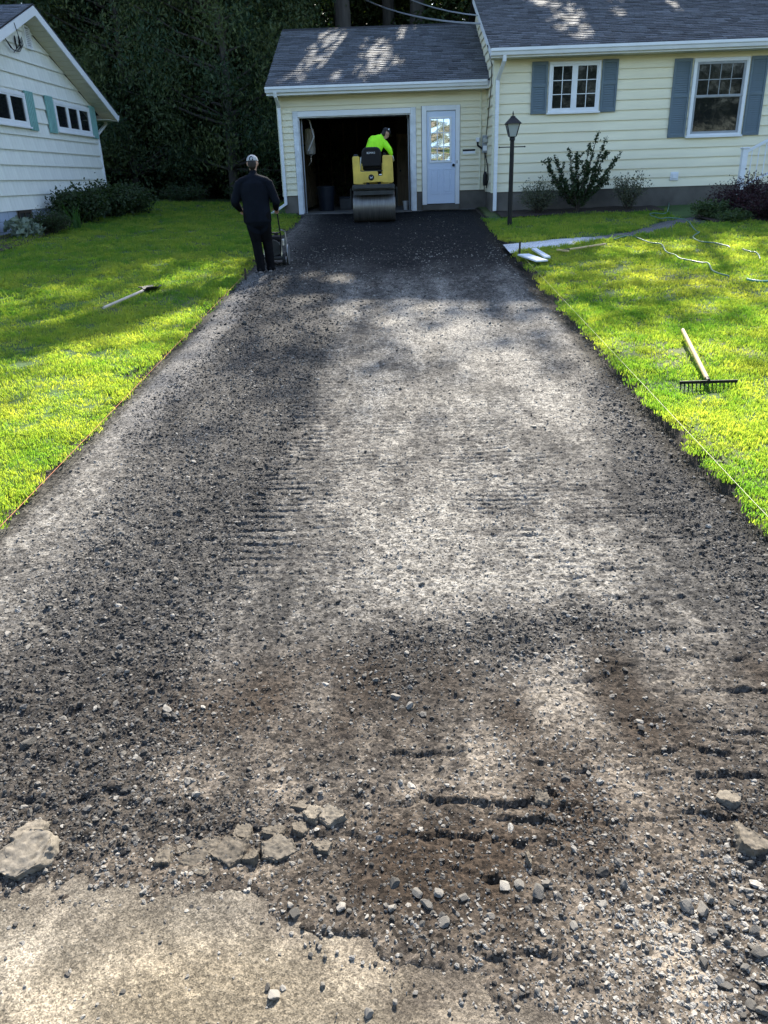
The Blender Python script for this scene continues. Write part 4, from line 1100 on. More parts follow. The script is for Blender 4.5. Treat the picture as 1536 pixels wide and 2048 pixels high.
def open_to_sun(c):
    """the sunlit places in the photograph: which points c lie on a line from the sun to one? (the wood has gaps there)"""
    s = np.array(S); x, y, z = c.T
    out = np.zeros(len(c), bool); done = np.zeros(len(c), bool)
    for (x0, x1, ye, ze, yr, zr, house) in ((-3.3, 2.3, 21.4, 4.15, 25.65, 5.97, 0), (2.3, 13.8, 20.02, 4.62, 24.85, 6.54, 1)):
        k = (zr - ze)/(yr - ye)                       # meet the roof plane z = ze + k (y - ye)
        t = (z - ze - k*(y - ye))/(s[2] - k*s[1]); px, py = x - s[0]*t, y - s[1]*t
        hit = (t > 0) & (px > x0) & (px < x1) & (py > ye) & (py < yr)
        v = (py - ye)/(yr - ye); w = fbm(px*1.1 + 9, py*.7, 151, 4) - .5
        if house:
            px = px + w*.9; lit = (np.abs(px - (4.65 - .8*v)) < .55) | ((v > .40) & (np.abs(px - 5.7) < .30)) | ((v > .3) & (np.abs(px - 7.2) < .20))
        else:
            u = (px + 3.1)/5.4 + w*.20
            lit = (np.abs(u - (.09 + .20*v)) < .075) | ((v < .78) & (np.abs(u - (.47 + .07*v)) < .095)) | (np.abs(u - (.26 + .13*v)) < .060) | ((v > .66) & (np.abs(u - .65) < .045))
        out |= hit & lit; done |= hit
    X, Y = x.copy(), y.copy()
    for _ in range(6):
        t = (z - G(Y))/s[2]; X, Y = x - s[0]*t, y - s[1]*t
    w = fbm(X*.8 + 3, Y*.55, 157, 4) - .5
    wX, wY = X + w*1.6, Y + w*2.6
    lit = np.where(wX > 2.1, Y + w*1.1 < np.where(wX < 2.9, 13.0, 15.2),
          np.where(X > -1.7, (wY < 10.9) | ((np.abs(X + 1.15) < .45) & (np.abs(wY - 12.6) < .55)),
          np.where(X > -2.6, wY < 12.9,
          (wY < 14.6) & ~((np.abs(wX - (-3.0 - (11.0 - wY)*.45)) < .50) & (wY > 6.6) & (wY < 11.5)) & ~((np.abs(wX - (-5.2 - (13.0 - wY)*.45)) < .55) & (wY > 7.5)) & ~((wX < -5.6) & (wY > 12.3)))))
    return out | (lit & ~done)
def tree_meshes(kind, seed, place=None):
    """unit: metres; returns (trunk mesh, crown mesh)"""
    rg = np.random.default_rng(seed); tk = MB(); C = []; T = []
    if kind == 'broad':          # tall deciduous tree of the wood, 20 m
        H, base, RR, ncl, per, ls, asp, dr = 20, 8.6, 3.1, 190, 85, .27, .6, .3
    elif kind == 'droop':        # dense tree hung with drooping sprays, 15 m
        H, base, RR, ncl, per, ls, asp, dr = 15, 1.9, 3.5, 330, 260, .135, .36, 1.2
    else:                        # understorey
        H, base, RR, ncl, per, ls, asp, dr = 9, .3, 2.7, 150, 260, .14, .5, .5
    if place: ca, sa = math.cos(place[4]), math.sin(place[4])
    top = np.array([rg.normal()*.5, rg.normal()*.5, H*.93])
    tk.tube([(0, 0, -.6), (0, 0, .1), (rg.normal()*.1, rg.normal()*.1, H*.3), (top[0]*.5, top[1]*.5, H*.6), top], [q_*(.6 if kind == 'droop' else 1) for q_ in (H*.024, H*.018, H*.013, H*.008, .03)], 10)
    for i in range(ncl):
        h = base + (H - base)*rg.random()**.85
        f = (h - base)/(H - base)
        prof = {'broad': math.sin(math.pi*min(1, .16 + .84*f))**.6, 'droop': (1 - f**2.2)*.95 + .05, 'low': math.sqrt(max(0, 1 - (f*1.6 - .6)**2))}[kind]
        a = rg.uniform(0, 6.283); r = RR*prof*math.sqrt(rg.uniform(.12, 1))*rg.uniform(.8, 1.15)
        c = np.array([r*math.cos(a) + top[0]*f, r*math.sin(a) + top[1]*f, h + (.5*r*.3 if kind == 'broad' else -.25*r)])
        if i % (6 if kind == 'broad' else 3) == 0 and kind != 'low' or i % 6 == 0:
            limb(tk, (top[0]*f*.5, top[1]*f*.5, max(1.2, h - r*.6)), c, .035 + .012*H/10*(1 - f), .012, rg)
        k = int(per*rg.uniform(.5, 1.4)); sp = rg.uniform(.35, .75)*{'broad': 1.15, 'droop': .72, 'low': .7}[kind]
        o = rg.normal(size=(k, 3))*np.array([sp, sp, sp*(.6 if kind != 'droop' else 1.05)])
        C.append(c + o); T.append(np.clip(rg.normal(.05 + .75*rg.random()**1.6, .15, k), 0, 1) + (.45 if rg.random() < .07 else 0))
    C, T = np.concatenate(C), np.clip(np.concatenate(T), 0, 1)
    if place:
        sc_ = place[2]/20; wx, wy = C[:, 0]*place[3]*sc_, C[:, 1]*place[3]*sc_
        k = (rg.random(len(C)) < .06) | ~open_to_sun(np.stack([place[0] + wx*ca - wy*sa, place[1] + wx*sa + wy*ca, float(G(place[1])) - .12 + C[:, 2]*sc_], 1))
        C, T = C[k], T[k]
    v, f, t = leaves(C, None, ls, asp, rg, T, dr)
    crown = np_mesh('crown', v, f, 'leaf_droop' if kind == 'droop' else 'leaf_wood', {'tint': ('FLOAT', t)})
    return tk.mesh('trunk', smooth=True), crown
PROTO = {}
def tree(name, kind, var, x, y, H, wide, rotz, label, group=None):
    if kind == 'broad': tm, cm = tree_meshes(kind, 200 + var, (x, y, H, wide, rotz))
    else:
        if (kind, var) not in PROTO: PROTO[(kind, var)] = tree_meshes(kind, 40 + var + {'droop': 20, 'low': 40}[kind])
        tm, cm = PROTO[(kind, var)]
    h0 = {'broad': 20, 'droop': 15, 'low': 9}[kind]
    r = thing(name, label, 'tree', (x, y, float(G(y)) - .12), group)
    r.rotation_euler = (0, 0, rotz); s = H/h0; r.scale = (wide*s, wide*s, s)
    link('trunk', tm, 'bark', r); link('crown', cm, None, r)
    return r
WOODS = [(-17.5 + 3.1*i + (1.5 if row else 0) + .5*math.sin(i*2.7 + row), 33.6 + 3.0*row + .5*math.cos(i*1.9), 22.5 + 2.2*math.sin(i*3.1 + row*1.7), 1.0) for row in (0, 1) for i in range(13)]
for i, (x, y, H, w) in enumerate(WOODS):
    tree('leafy_tree', 'broad', i, x, y, H, w, i*1.9, 'tall leafy tree of the dark wood behind the houses', 'trees of the wood behind')
for i, (x, y, H, w) in enumerate([(-24, -25, 13, 1.3), (-15, -27, 14, 1.3), (-6, -26, 12, 1.3), (3, -28, 14, 1.3), (12, -26, 13, 1.3), (21, -27, 13, 1.3), (30, -26, 13, 1.3), (-33, -26, 13, 1.3)]):
    tree('street_tree', 'low', i % 2, x, y, H, w, i*1.3, 'leafy tree across the street, reflected in the house windows', 'trees across the street')
tree('drooping_tree', 'droop', 0, -5.6, 28.9, 15.5, 1.02, .4, 'dense dark drooping tree filling the gap beside the garage')
tree('drooping_tree', 'droop', 1, -9.3, 29.8, 14.0, 1.05, 2.1, 'dense dark drooping tree rising behind the white house corner')
tree('drooping_tree', 'droop', 0, -5.3, 31.6, 14.0, .95, 3.3, 'dense dark drooping tree close behind the garage')
for i, (x, y, H, w) in enumerate([(-7.6, 32.5, 8.5, 1.2), (-12.0, 30, 8.5, 1.2), (3.4, 33, 9, 1.1), (6.6, 33, 9.2, 1.2), (10, 33, 9, 1.2), (-4.8, 34.5, 9, 1.2), (14.5, 32, 9, 1.2), (-16.5, 31, 9, 1.2), (-1.6, 39.5, 10, 1.2), (-6.4, 36.5, 10, 1.3), (-10, 33.5, 9, 1.2), (2, 38, 10, 1.3), (6, 38.5, 10, 1.3), (-13.5, 37, 10, 1.3), (10.5, 38, 10, 1.3), (18.5, 34, 9, 1.3), (-3.6, 39, 10, 1.3), (-9.5, 39.5, 10, 1.3)]):
    tree('understorey_tree', 'low', i % 2, x, y, H, w, i*2.3, 'low bushy tree under the wood behind the houses', 'understorey of the wood')
def far_wood():
    rg = np.random.default_rng(5); n = 95000
    c = np.stack([rg.uniform(-60, 60, n), rg.uniform(45, 54, n), 18*rg.random(n)**1.35], 1)
    k = fbm(c[:, 0]*.45, c[:, 2]*.45, 9, 3) > .22; c = c[k]
    c[:, 2] += float(G(50))
    v, f, t = leaves(c, None, .75, .6, rg, np.clip(rg.normal(.3, .2, len(c)), 0, 1), .3)
    me = np_mesh('far_wood', v, f, 'leaf_wood', {'tint': ('FLOAT', t)})
    tag(link('far_wood', me, None), 'far mass of dark woodland foliage', 'wood', kind='stuff')
far_wood()

def bush(name, label, x, y, h, r, nst, per, size, m, seed, asp=.5, droop=0., spread=1.0, z=None, lean=(0, 0), group=None, stemr=.010, along=(.25, 1.0), cat='shrub', sp=.06):
    """stems fanning from one root with leaves along them"""
    rg = np.random.default_rng(seed); zz = float(lawn_z(x, y)) if z is None else z
    root = thing(name, label, cat, (x, y, zz), group)
    sm = MB(); C = []
    for i in range(nst):
        a = rg.uniform(0, 6.283); d = r*math.sqrt(rg.random())*spread; hh = h*rg.uniform(.6, 1.0)*(1 - .35*(d/r)**2)
        tip = np.array([d*math.cos(a) + lean[0]*h, d*math.sin(a) + lean[1]*h, hh]); b0 = np.array([rg.normal()*.05*r, rg.normal()*.05*r, -.04])
        mid = b0*.5 + tip*.5 + np.array([rg.normal()*.06, rg.normal()*.06, h*.08])
        pts = [b0, (b0 + mid)/2 + np.array([0, 0, .02]), mid, (mid + tip)/2, tip]
        sm.tube([Vector(p) + root.location for p in pts], [stemr, stemr*.85, stemr*.7, stemr*.5, stemr*.25], 5, cap=False)
        t = rg.uniform(along[0], along[1], per)
        P = np.array(pts); seg = np.clip(t*4, 0, 3.999); k = seg.astype(int); fr = (seg - k)[:, None]
        C.append(P[k]*(1 - fr) + P[k + 1]*fr + rg.normal(size=(per, 3))*sp)
    C = np.concatenate(C); C[:, 2] = np.maximum(C[:, 2], .01)
    v, f, t = leaves(C, None, size, asp, rg, np.clip(rg.normal(.4, .25, len(C)), 0, 1), droop)
    sm.build('stems', 'bark_dark', root)
    link('foliage', np_mesh('foliage', v, f, m, {'tint': ('FLOAT', t)}), None, root)
    return root
# by the cream house
def branchy(x, y, h, seed, label):
    """upright shrub of stiff leafy branches"""
    rg = np.random.default_rng(seed); zz = float(lawn_z(x, y)); root = thing('upright_shrub', label, 'shrub', (x, y, zz))
    sm = MB(); C = []
    tips = [(-.72, .95), (-.50, 1.05), (-.30, 1.18), (-.05, 1.08), (.12, 1.22), (.30, 1.42), (.46, 1.35), (.55, 1.10), (.62, .85), (-.58, .78), (-.35, .85), (.75, .98), (.15, .9), (-.15, .75), (.4, .75), (-.3, .55), (.35, .5), (0, .6), (-.45, .6), (.55, .62)]
    for (tx, tz) in tips:
        ty = rg.normal()*.22; tip = np.array([tx*h*.72, ty, tz*h*.72]); st = np.array([tx*.10, ty*.2, .25*h*.5]); base = np.array([0, 0, -.05])
        pts = [base, st*.6, st + (tip - st)*.35 + np.array([tx*.06, 0, -.03]), st + (tip - st)*.7, tip]
        sm.tube([Vector(p) + root.location for p in pts], [.022, .018, .012, .009, .004], 6, cap=False)
        P = np.array(pts)
        for k in range(46):
            s = rg.uniform(.28, 1.0)*4; i = min(int(s), 3); q = P[i]*(1 - (s - i)) + P[i + 1]*(s - i)
            C.append(q + rg.normal(size=(5, 3))*.026)
        for k in range(3):
            s = rg.uniform(.35, .85)*4; i = min(int(s), 3); q = P[i]*(1 - (s - i)) + P[i + 1]*(s - i); e = q + rg.normal(size=3)*np.array([.11, .1, .09]) + np.array([tx*.05, 0, .08])
            sm.tube([Vector(q) + root.location, Vector(e) + root.location], [.005, .002], 4, cap=False)
            for w in np.linspace(.2, 1, 10): C.append(q + (e - q)*w + rg.normal(size=(4, 3))*.02)
    C = np.concatenate(C); v, f, t = leaves(C, None, .058, .6, rg, np.clip(rg.normal(.35, .25, len(C)), 0, 1), -.2)
    sm.build('stems', 'bark_dark', root); link('foliage', np_mesh('foliage', v, f, 'leaf_shrub', {'tint': ('FLOAT', t)}), None, root)
branchy(4.32, 19.75, 1.68, 61, 'dark upright shrub with stiff leafy branches under the small window')
bush('thin_shrub', 'low wispy shrub in the bed behind the lamp post', 3.40, 19.75, .85, .58, 60, 50, .042, 'leaf_grey', 62, sp=.05, stemr=.004)
bush('thin_shrub', 'sparse leggy shrub in the bed to the right of the upright shrub', 5.55, 19.75, 1.0, .55, 34, 52, .05, 'leaf_grey', 63, sp=.045, stemr=.006, along=(.2, 1))
bush('barberry_shrub', 'dark purple shrub by the porch railing', 7.65, 17.9, .85, .95, 90, 90, .045, 'leaf_purple', 64, sp=.07)
bush('barberry_shrub', 'dark purple shrub spilling over the bed edge below the porch', 7.75, 17.15, .62, .8, 60, 90, .045, 'leaf_purple', 65, sp=.07)
bush('groundcover_plant', 'low green leafy plant at the walkway end of the porch bed', 6.75, 17.75, .42, .45, 60, 30, .06, 'leaf_ground', 66, sp=.05, stemr=.004)
bush('groundcover_plant', 'small green leafy plant spreading in front of the purple shrubs', 7.0, 17.1, .22, .45, 50, 30, .05, 'leaf_ground', 67, sp=.05, stemr=.003)
# by the white house
bush('hedge_shrub', 'broad dark leafy shrub against the white house foundation', -7.5, 19.6, .82, .7, 90, 90, .085, 'leaf_shrub', 71, sp=.09)
bush('hedge_shrub', 'dark leafy shrub reaching past the white house corner', -7.2, 20.7, .82, .75, 90, 90, .085, 'leaf_shrub', 72, sp=.09)
bush('hedge_shrub', 'low dark leafy shrub ending the planting beyond the white house', -6.85, 21.6, .70, .7, 70, 90, .08, 'leaf_shrub', 73, sp=.09)
bush('mounded_shrub', 'low rounded dark shrub below the basement window', -7.45, 17.5, .55, .48, 90, 60, .035, 'leaf_shrub', 74, sp=.04)
bush('hosta_plant', 'pale leafy plant at the foot of the white house', -7.75, 16.9, .38, .4, 26, 12, .16, 'leaf_pale', 75, sp=.05, stemr=.004)
bush('weed_clump', 'brown dry weeds beside the rounded shrub', -7.45, 18.0, .45, .3, 26, 14, .05, 'leaf_grey', 76, sp=.04, stemr=.003)
def blades(name, label, x, y, h, r, n, seed):
    rg = random.Random(seed); root = thing(name, label, 'plant', (x, y, float(lawn_z(x, y))))
    o = root.location; me = None
    for i in range(n):
        a = rg.uniform(0, 6.28); ln = rg.uniform(.1, .55)*h; w = rg.uniform(.012, .02); hh = h*rg.uniform(.6, 1); bx, by = rg.gauss(0, .05), rg.gauss(0, .05)
        mb = MB(); ring = []
        for k in range(6):
            t = k/5; p = Vector((bx + math.cos(a)*ln*t*t, by + math.sin(a)*ln*t*t, hh*(t - .18*t*t) - .02)); s = Vector((-math.sin(a), math.cos(a), 0))*w*(1 - t**2.5 + .02); ring.append((p - s + o, p + Vector((0, 0, -.004)) + o, p + s + o))
        b = [q for rr in ring for q in rr]
        mb.add(b, [(3*k, 3*k + 1, 3*k + 4, 3*k + 3) for k in range(5)] + [(3*k + 1, 3*k + 2, 3*k + 5, 3*k + 4) for k in range(5)])
        mb.build('leaf', 'leaf_blade', root)
blades('iris_plant', 'clump of upright sword-shaped green leaves by the white house shrubs', -7.15, 18.35, .75, .2, 22, 3)
bush('bare_stems', 'undergrowth at the foot of the drooping trees', -4.6, 25.6, .7, .8, 50, 40, .07, 'leaf_shrub', 78, sp=.07)
bush('bare_stems', 'straggly bush at the back corner of the garage', -3.75, 23.2, 1.1, .5, 40, 40, .07, 'leaf_shrub', 79, sp=.07)
bush('bare_stems', 'low undergrowth at the back of the left lawn', -6.6, 26.0, .6, .9, 60, 40, .07, 'leaf_shrub', 80, sp=.07)

# ================================================================== LAMP POST AND SMALL THINGS
def lamp_post():
    p = at_ground(1017, 457); x, y, z = p[0] + .02, p[1], float(lawn_z(p[0], p[1])); t = thing('lamp_post', 'black lantern lamp post at the corner of the right lawn', 'lamp post', (x, y, z))
    MB().tube([(x, y, z - .1), (x, y, 2.68)], [.050, .044], 14).build('post', 'black_metal', t, True)
    MB().lathe([(.055, -.02), (.06, .02), (.045, .05)], (x, y, 2.66), 'z', 14).build('collar', 'black_metal', t, True)
    MB().tube([(x - .26, y, 2.52), (x + .26, y, 2.52)], .010, 8).build('ladder_bar', 'black_metal', t)
    for s in (-1, 1): MB().lathe([(.004, -.016), (.016, -.008), (.016, .008), (.004, .016)], (x + s*.265, y, 2.52), 'x', 10).build('bar_knob', 'black_metal', t, True)
    lan = MB().box(x - .062, x + .062, y - .062, y + .062, 2.700, 2.715).build('lantern_base', 'black_metal', t)
    b, tp, z0, z1 = .070, .130, 2.716, 2.955
    for sx in (-1, 1):
        for sy in (-1, 1): MB().beam((x + sx*b, y + sy*b, z0), (x + sx*tp, y + sy*tp, z1), .014, .014).build('frame_bar', 'black_metal', lan)
    for (dx, dy) in ((1, 0), (-1, 0), (0, 1), (0, -1)):
        s = Vector((-dy, dx, 0)); d = Vector((dx, dy, 0)); c = Vector((x, y, 0))
        q = [c + d*b*.93 - s*b*.85 + Vector((0, 0, z0)), c + d*b*.93 + s*b*.85 + Vector((0, 0, z0)), c + d*tp*.93 + s*tp*.9 + Vector((0, 0, z1)), c + d*tp*.93 - s*tp*.9 + Vector((0, 0, z1))]
        MB().prism(q, -d*.004).build('pane', 'lamp_pane', lan)
    MB().lathe([(.018, 0), (.032, .06), (.030, .1), (.012, .13)], (x, y, 2.72), 'z', 10).build('bulb', 'cup_white', lan, True)
    rf = MB(); ring = [(x + sx*.165, y + sy*.165, z1 - .005) for sx, sy in ((-1, -1), (1, -1), (1, 1), (-1, 1))]; r2 = [(x + sx*.05, y + sy*.05, z1 + .115) for sx, sy in ((-1, -1), (1, -1), (1, 1), (-1, 1))]
    rf.add(ring + r2, [(3, 2, 1, 0), (4, 5, 6, 7)] + [(i, (i + 1) % 4, 4 + (i + 1) % 4, 4 + i) for i in range(4)])
    r = rf.build('lantern_roof', 'black_metal', lan)
    MB().lathe([(.055, .116), (.05, .135), (.012, .15), (.012, .17), (.016, .18), (.005, .235)], (x, y, z1), 'z', 12).build('finial', 'black_metal', lan, True)
lamp_post()

def on_lawn(px, py):
    p = at_ground(px, py); d = ray(px, py)
    for _ in range(8):                         # meet the lawn instead of the driveway's plane
        zl = float(lawn_z(p[0], p[1])) + .045; s = (zl - ZC)/d[2]; p = d*s; p[2] += ZC
    return p
def hose(label, pix, m='hose_green', r=.010, kind='hose'):
    P = [on_lawn(*q) for q in pix]; pts = []
    for i in range(len(P) - 1):
        a, b = P[max(i - 1, 0)], P[i]; c, d = P[i + 1], P[min(i + 2, len(P) - 1)]
        for k in range(6):
            t = k/6; q = .5*((2*b) + (c - a)*t + (2*a - 5*b + 4*c - d)*t*t + (3*b - a - 3*c + d)*t**3)
            q[2] = float(np.mean(lawn_z(q[0] + np.array([-.25, 0, .25, 0, 0]), q[1] + np.array([0, -.25, 0, .25, 0])))) + .055; pts.append(q)
    pts.append(P[-1]); loc = Vector(pts[0]); o = MB().tube(pts, r, 8).solo('garden_hose', m, loc, True)
    return tag(o, label, 'hose')
hose('green garden hose looping from the house bed over the walkway', [(1283, 428), (1300, 434), (1330, 436), (1332, 443), (1305, 445), (1298, 452), (1318, 460), (1330, 459), (1345, 453), (1372, 455), (1392, 465), (1397, 477), (1385, 482), (1400, 487), (1430, 490), (1460, 496)], 'hose_pale', .011)
hose('green garden hose lying across the sunlit right lawn', [(1228, 485), (1260, 481), (1300, 487), (1322, 495), (1332, 505), (1350, 512), (1362, 518), (1400, 526), (1416, 531), (1424, 542), (1440, 549), (1458, 554)], 'hose_pale', .011)
hose('short end of garden hose in the grass', [(1485, 500), (1500, 503), (1512, 509), (1520, 518)], 'hose_pale', .011)
hose('dark green hose end entering the lawn at the right', [(1494, 560), (1510, 563), (1536, 563), (1580, 560), (1640, 552)], 'hose_green', .016)

def string_line(name, label, pix, m, lift, side, r=.0022):
    pts = []
    for (px, py) in pix:
        p = at_ground(px, py); e = p.copy(); e[2] = float(G(p[1])) + lift; pts.append(e)
    o = MB().tube(pts, r, 5).solo(name, m, Vector(pts[0]))
    return tag(o, label, 'string')
xl, xr = -2.42, 2.0
def sline(label, x0, y0, x1, y1, lift, m):
    ys = np.linspace(y0, y1, 16); pts = [(x0 + (x1 - x0)*(y - y0)/(y1 - y0), y, float(G(y)) + lift + .01*math.sin(i*1.3)*0) for i, y in enumerate(ys)]
    return tag(MB().tube(pts, .0016, 5).solo('string_line', m, Vector(pts[0])), label, 'string')
sline('taut orange string marking the left edge of the drive', -2.42, 2.9, -2.40, 12.6, .09, 'string_orange')
sline('taut yellow string marking the right edge of the drive', 2.08, 2.9, 2.08, 13.7, .11, 'string_yellow')
def stake(label, x, y, h, m='dark_wood'):
    z = float(G(y)); t = MB().box(x - .014, x + .014, y - .014, y + .014, z - .12, z + h)
    t.add([(x - .014, y - .014, z + h), (x + .014, y - .014, z + h), (x + .014, y + .014, z + h), (x - .014, y + .014, z + h), (x, y, z + h + .02)], [(0, 1, 4), (1, 2, 4), (2, 3, 4), (3, 0, 4)])
    return tag(t.solo('wooden_stake', m, (x, y, z)), label, 'stake')
stake('short dark stake holding the yellow string by the walkway', 2.08, 13.72, .28)
stake('short stake holding the orange string by the left lawn', -2.40, 12.63, .16)

def board(label, pa, pb, w, t, tilt=0):
    a, b = on_lawn(*pa), on_lawn(*pb); a[2] = float(lawn_z(a[0], a[1])) + .075; b[2] = float(lawn_z(b[0], b[1])) + .075 + tilt
    o = MB().beam(a, b, w, t).solo('white_board', 'white_worn', Vector(a), bevel=.004)
    return tag(o, label, 'board')
board('wide white board lying flat beside the walkway stake', (1046, 515), (1084, 526), .20, .025)
board('narrow white board lying across the grass beside the walkway', (1068, 504), (1095, 523), .09, .03, .03)

# ---- tools
def rake():
    a, b = on_lawn(1355, 770), on_lawn(1478, 770); z = float(lawn_z((a[0] + b[0])/2, a[1])); y = (a[1] + b[1])/2
    c = Vector(((a[0] + b[0])/2, y, z)); t = thing('garden_rake', 'wide steel rake lying tines-down on the sunlit right lawn', 'rake', c)
    w = b[0] - a[0]
    MB().box(a[0], b[0], y - .006, y + .006, z + .052, z + .078).build('rake_bar', 'black_metal', t, bevel=.003)
    for i in range(15):
        x = a[0] + .012 + (w - .024)*i/14; MB().tube([(x, y, z + .053), (x, y - .012, z + .02), (x, y - .004, z - .02)], [.006, .005, .003], 6).build('tine', 'black_metal', t)
    h0 = Vector((c.x + .0, y + .006, z + .07)); tip = on_lawn(1364, 672); tip[2] += .06
    MB().tube([h0, h0 + (Vector(tip) - h0)*.05], .020, 8).build('socket', 'black_metal', t)
    MB().tube([h0 + (Vector(tip) - h0)*.05, Vector(tip)], [.020, .019], 10).build('handle', 'wood_handle', t, True)
rake()
def shovel():
    a, b = Vector(on_lawn(208, 620)), Vector(on_lawn(293, 586)); c = Vector(on_lawn(318, 580)); a.z += .03; b.z += .05
    t = thing('asphalt_shovel', 'long-handled shovel with dark blade lying on the left lawn', 'shovel', c)
    MB().tube([a, b], [.017, .019], 8).build('handle', 'wood_grey', t, True)
    d = (b - a); d.z = 0; d.normalize(); s = Vector((-d.y, d.x, 0)); mb = MB(); vs = []
    for k, (u, w, zz) in enumerate(((-.05, .03, .045), (.0, .12, .05), (.16, .13, .03), (.30, .11, .03), (.36, .05, .03))):
        for q in (-1, -.5, 0, .5, 1): vs.append(b + d*u + s*w*q + Vector((0, 0, zz - .045 + .035*q*q)))
    n = len(vs); vs += [v - Vector((0, 0, .006)) for v in vs]
    fs = [(i*5 + j, i*5 + j + 1, i*5 + j + 6, i*5 + j + 5) for i in range(4) for j in range(4)]
    fs += [tuple(n + k for k in f[::-1]) for f in fs]
    edge = [0, 1, 2, 3, 4, 9, 14, 19, 24, 23, 22, 21, 20, 15, 10, 5]
    fs += [(edge[i], n + edge[i], n + edge[(i + 1) % 16], edge[(i + 1) % 16]) for i in range(16)]
    mb.add(vs, fs).build('blade', 'dark_frame', t, True)
    MB().tube([b - d*.10 + Vector((0, 0, .0)), b + d*.06 + Vector((0, 0, .0))], [.024, .022], 8).build('socket', 'black_metal', t)
shovel()
def lute():
    a, b = Vector(on_lawn(1130, 505)), Vector(on_lawn(1210, 493)); t = thing('long_tool', 'long yellow-handled hand tool lying on the grass by the walkway', 'tool', a)
    a.z += .04; b.z += .04
    MB().tube([a, b], .018, 8).build('handle', 'wood_handle', t)
    d = (b - a).normalized(); s = Vector((-d.y, d.x, 0))
    MB().beam(a - s*.16 - d*.05, a + s*.16 - d*.05, .05, .03).build('tool_head', 'wood_handle', t, bevel=.005)
    MB().beam(a - d*.06, a + d*.08, .035, .035).build('socket', 'black_metal', t)
lute()
# pale pot and a downpipe stub by the porch bed
pt = thing('plant_pot', 'pale pot lying behind the purple shrubs', 'pot', (7.15, 18.9, 1.02))
MB().lathe([(.09, 0), (.13, .16), (.14, .165), (.14, .19), (.125, .19), (.08, .02)], (7.15, 18.9, 1.06), 'z', 16).build('pot_body', 'pot_pale', pt, True)
MB().lathe([(.02, .03), (.118, .165), (.118, .175), (.01, .18)], (7.15, 18.9, 1.06), 'z', 16).build('pot_soil', 'soil', pt)

# ---- inside the garage
tk = thing('wall_tank', 'white tank hanging on the left wall inside the garage', 'tank', (-2.38, 24.0, 2.6))
MB().lathe([(.05, 2.66), (.135, 2.70), (.14, 2.76), (.14, 3.26), (.12, 3.33), (.04, 3.36)], (-2.37, 24.0, 0), 'z', 18).build('tank_body', 'tank_white', tk, True)
MB().tube([(-2.37, 24.0, 2.66), (-2.37, 24.0, 2.5), (-2.45, 24.0, 2.4)], .012, 6).build('pipe', 'steel', tk)
MB().box(-2.81, -2.50, 23.98, 24.02, 2.9, 2.94).build('bracket', 'black_metal', tk)
bn = thing('rubbish_bin', 'dark round bin inside the garage doorway', 'bin', (-1.95, 23.4, FLOOR_Z))
MB().lathe([(.20, .0), (.24, .60), (.25, .60), (.25, .64), (.0, .66)], (-1.95, 23.4, FLOOR_Z), 'z', 20).build('bin_body', 'bin_blue', bn, True)
for s in (-1, 1): MB().tube([(-1.95 + s*.24, 23.36, 1.7), (-1.95 + s*.28, 23.36, 1.68), (-1.95 + s*.24, 23.36, 1.62)], .010, 6).build('bin_handle', 'bin_blue', bn)
mat('crate_grey', (.05, .052, .055), .6, .2, 5)
b2 = thing('storage_crate', 'grey storage crate on the garage floor', 'crate', (-1.35, 24.2, FLOOR_Z))
MB().box(-1.62, -1.15, 24.0, 24.4, FLOOR_Z + .001, FLOOR_Z + .30).build('crate_body', 'crate_grey', b2, bevel=.02)
MB().box(-1.64, -1.13, 23.98, 24.42, FLOOR_Z + .301, FLOOR_Z + .34).build('crate_lid', 'bin_blue', b2, bevel=.01)
cp = thing('paint_bucket', 'small pale bucket just inside the garage doorway', 'bucket', (.30, 22.25, FLOOR_Z))
MB().lathe([(.055, .0), (.07, .20), (.076, .20), (.076, .225), (.066, .225), (.05, .02)], (.27, 22.3, FLOOR_Z), 'z', 16).build('bucket_body', 'cup_white', cp, True)
MB().tube([(.20, 22.3, FLOOR_Z + .21), (.21, 22.27, FLOOR_Z + .12), (.27, 22.22, FLOOR_Z + .09), (.33, 22.27, FLOOR_Z + .12), (.34, 22.3, FLOOR_Z + .21)], .004, 5).build('bail', 'steel', cp)
# overhead wires running back over the garage
def wire(label, a, b, sag, r=.012):
    a, b = Vector(a), Vector(b); pts = [a + (b - a)*(i/14) - Vector((0, 0, 4*sag*(i/14)*(1 - i/14))) for i in range(15)]
    return tag(MB().tube(pts, r, 5).solo('overhead_wire', 'grey_box', a), label, 'wire')
wire('upper overhead wire running from the house gable to the wood', (2.27, 23.0, 5.72), at_y(700, -90, 44), .5, .018)
wire('lower overhead wire running from the house gable to the wood', (2.27, 22.4, 5.45), at_y(640, -60, 44), .5, .024)

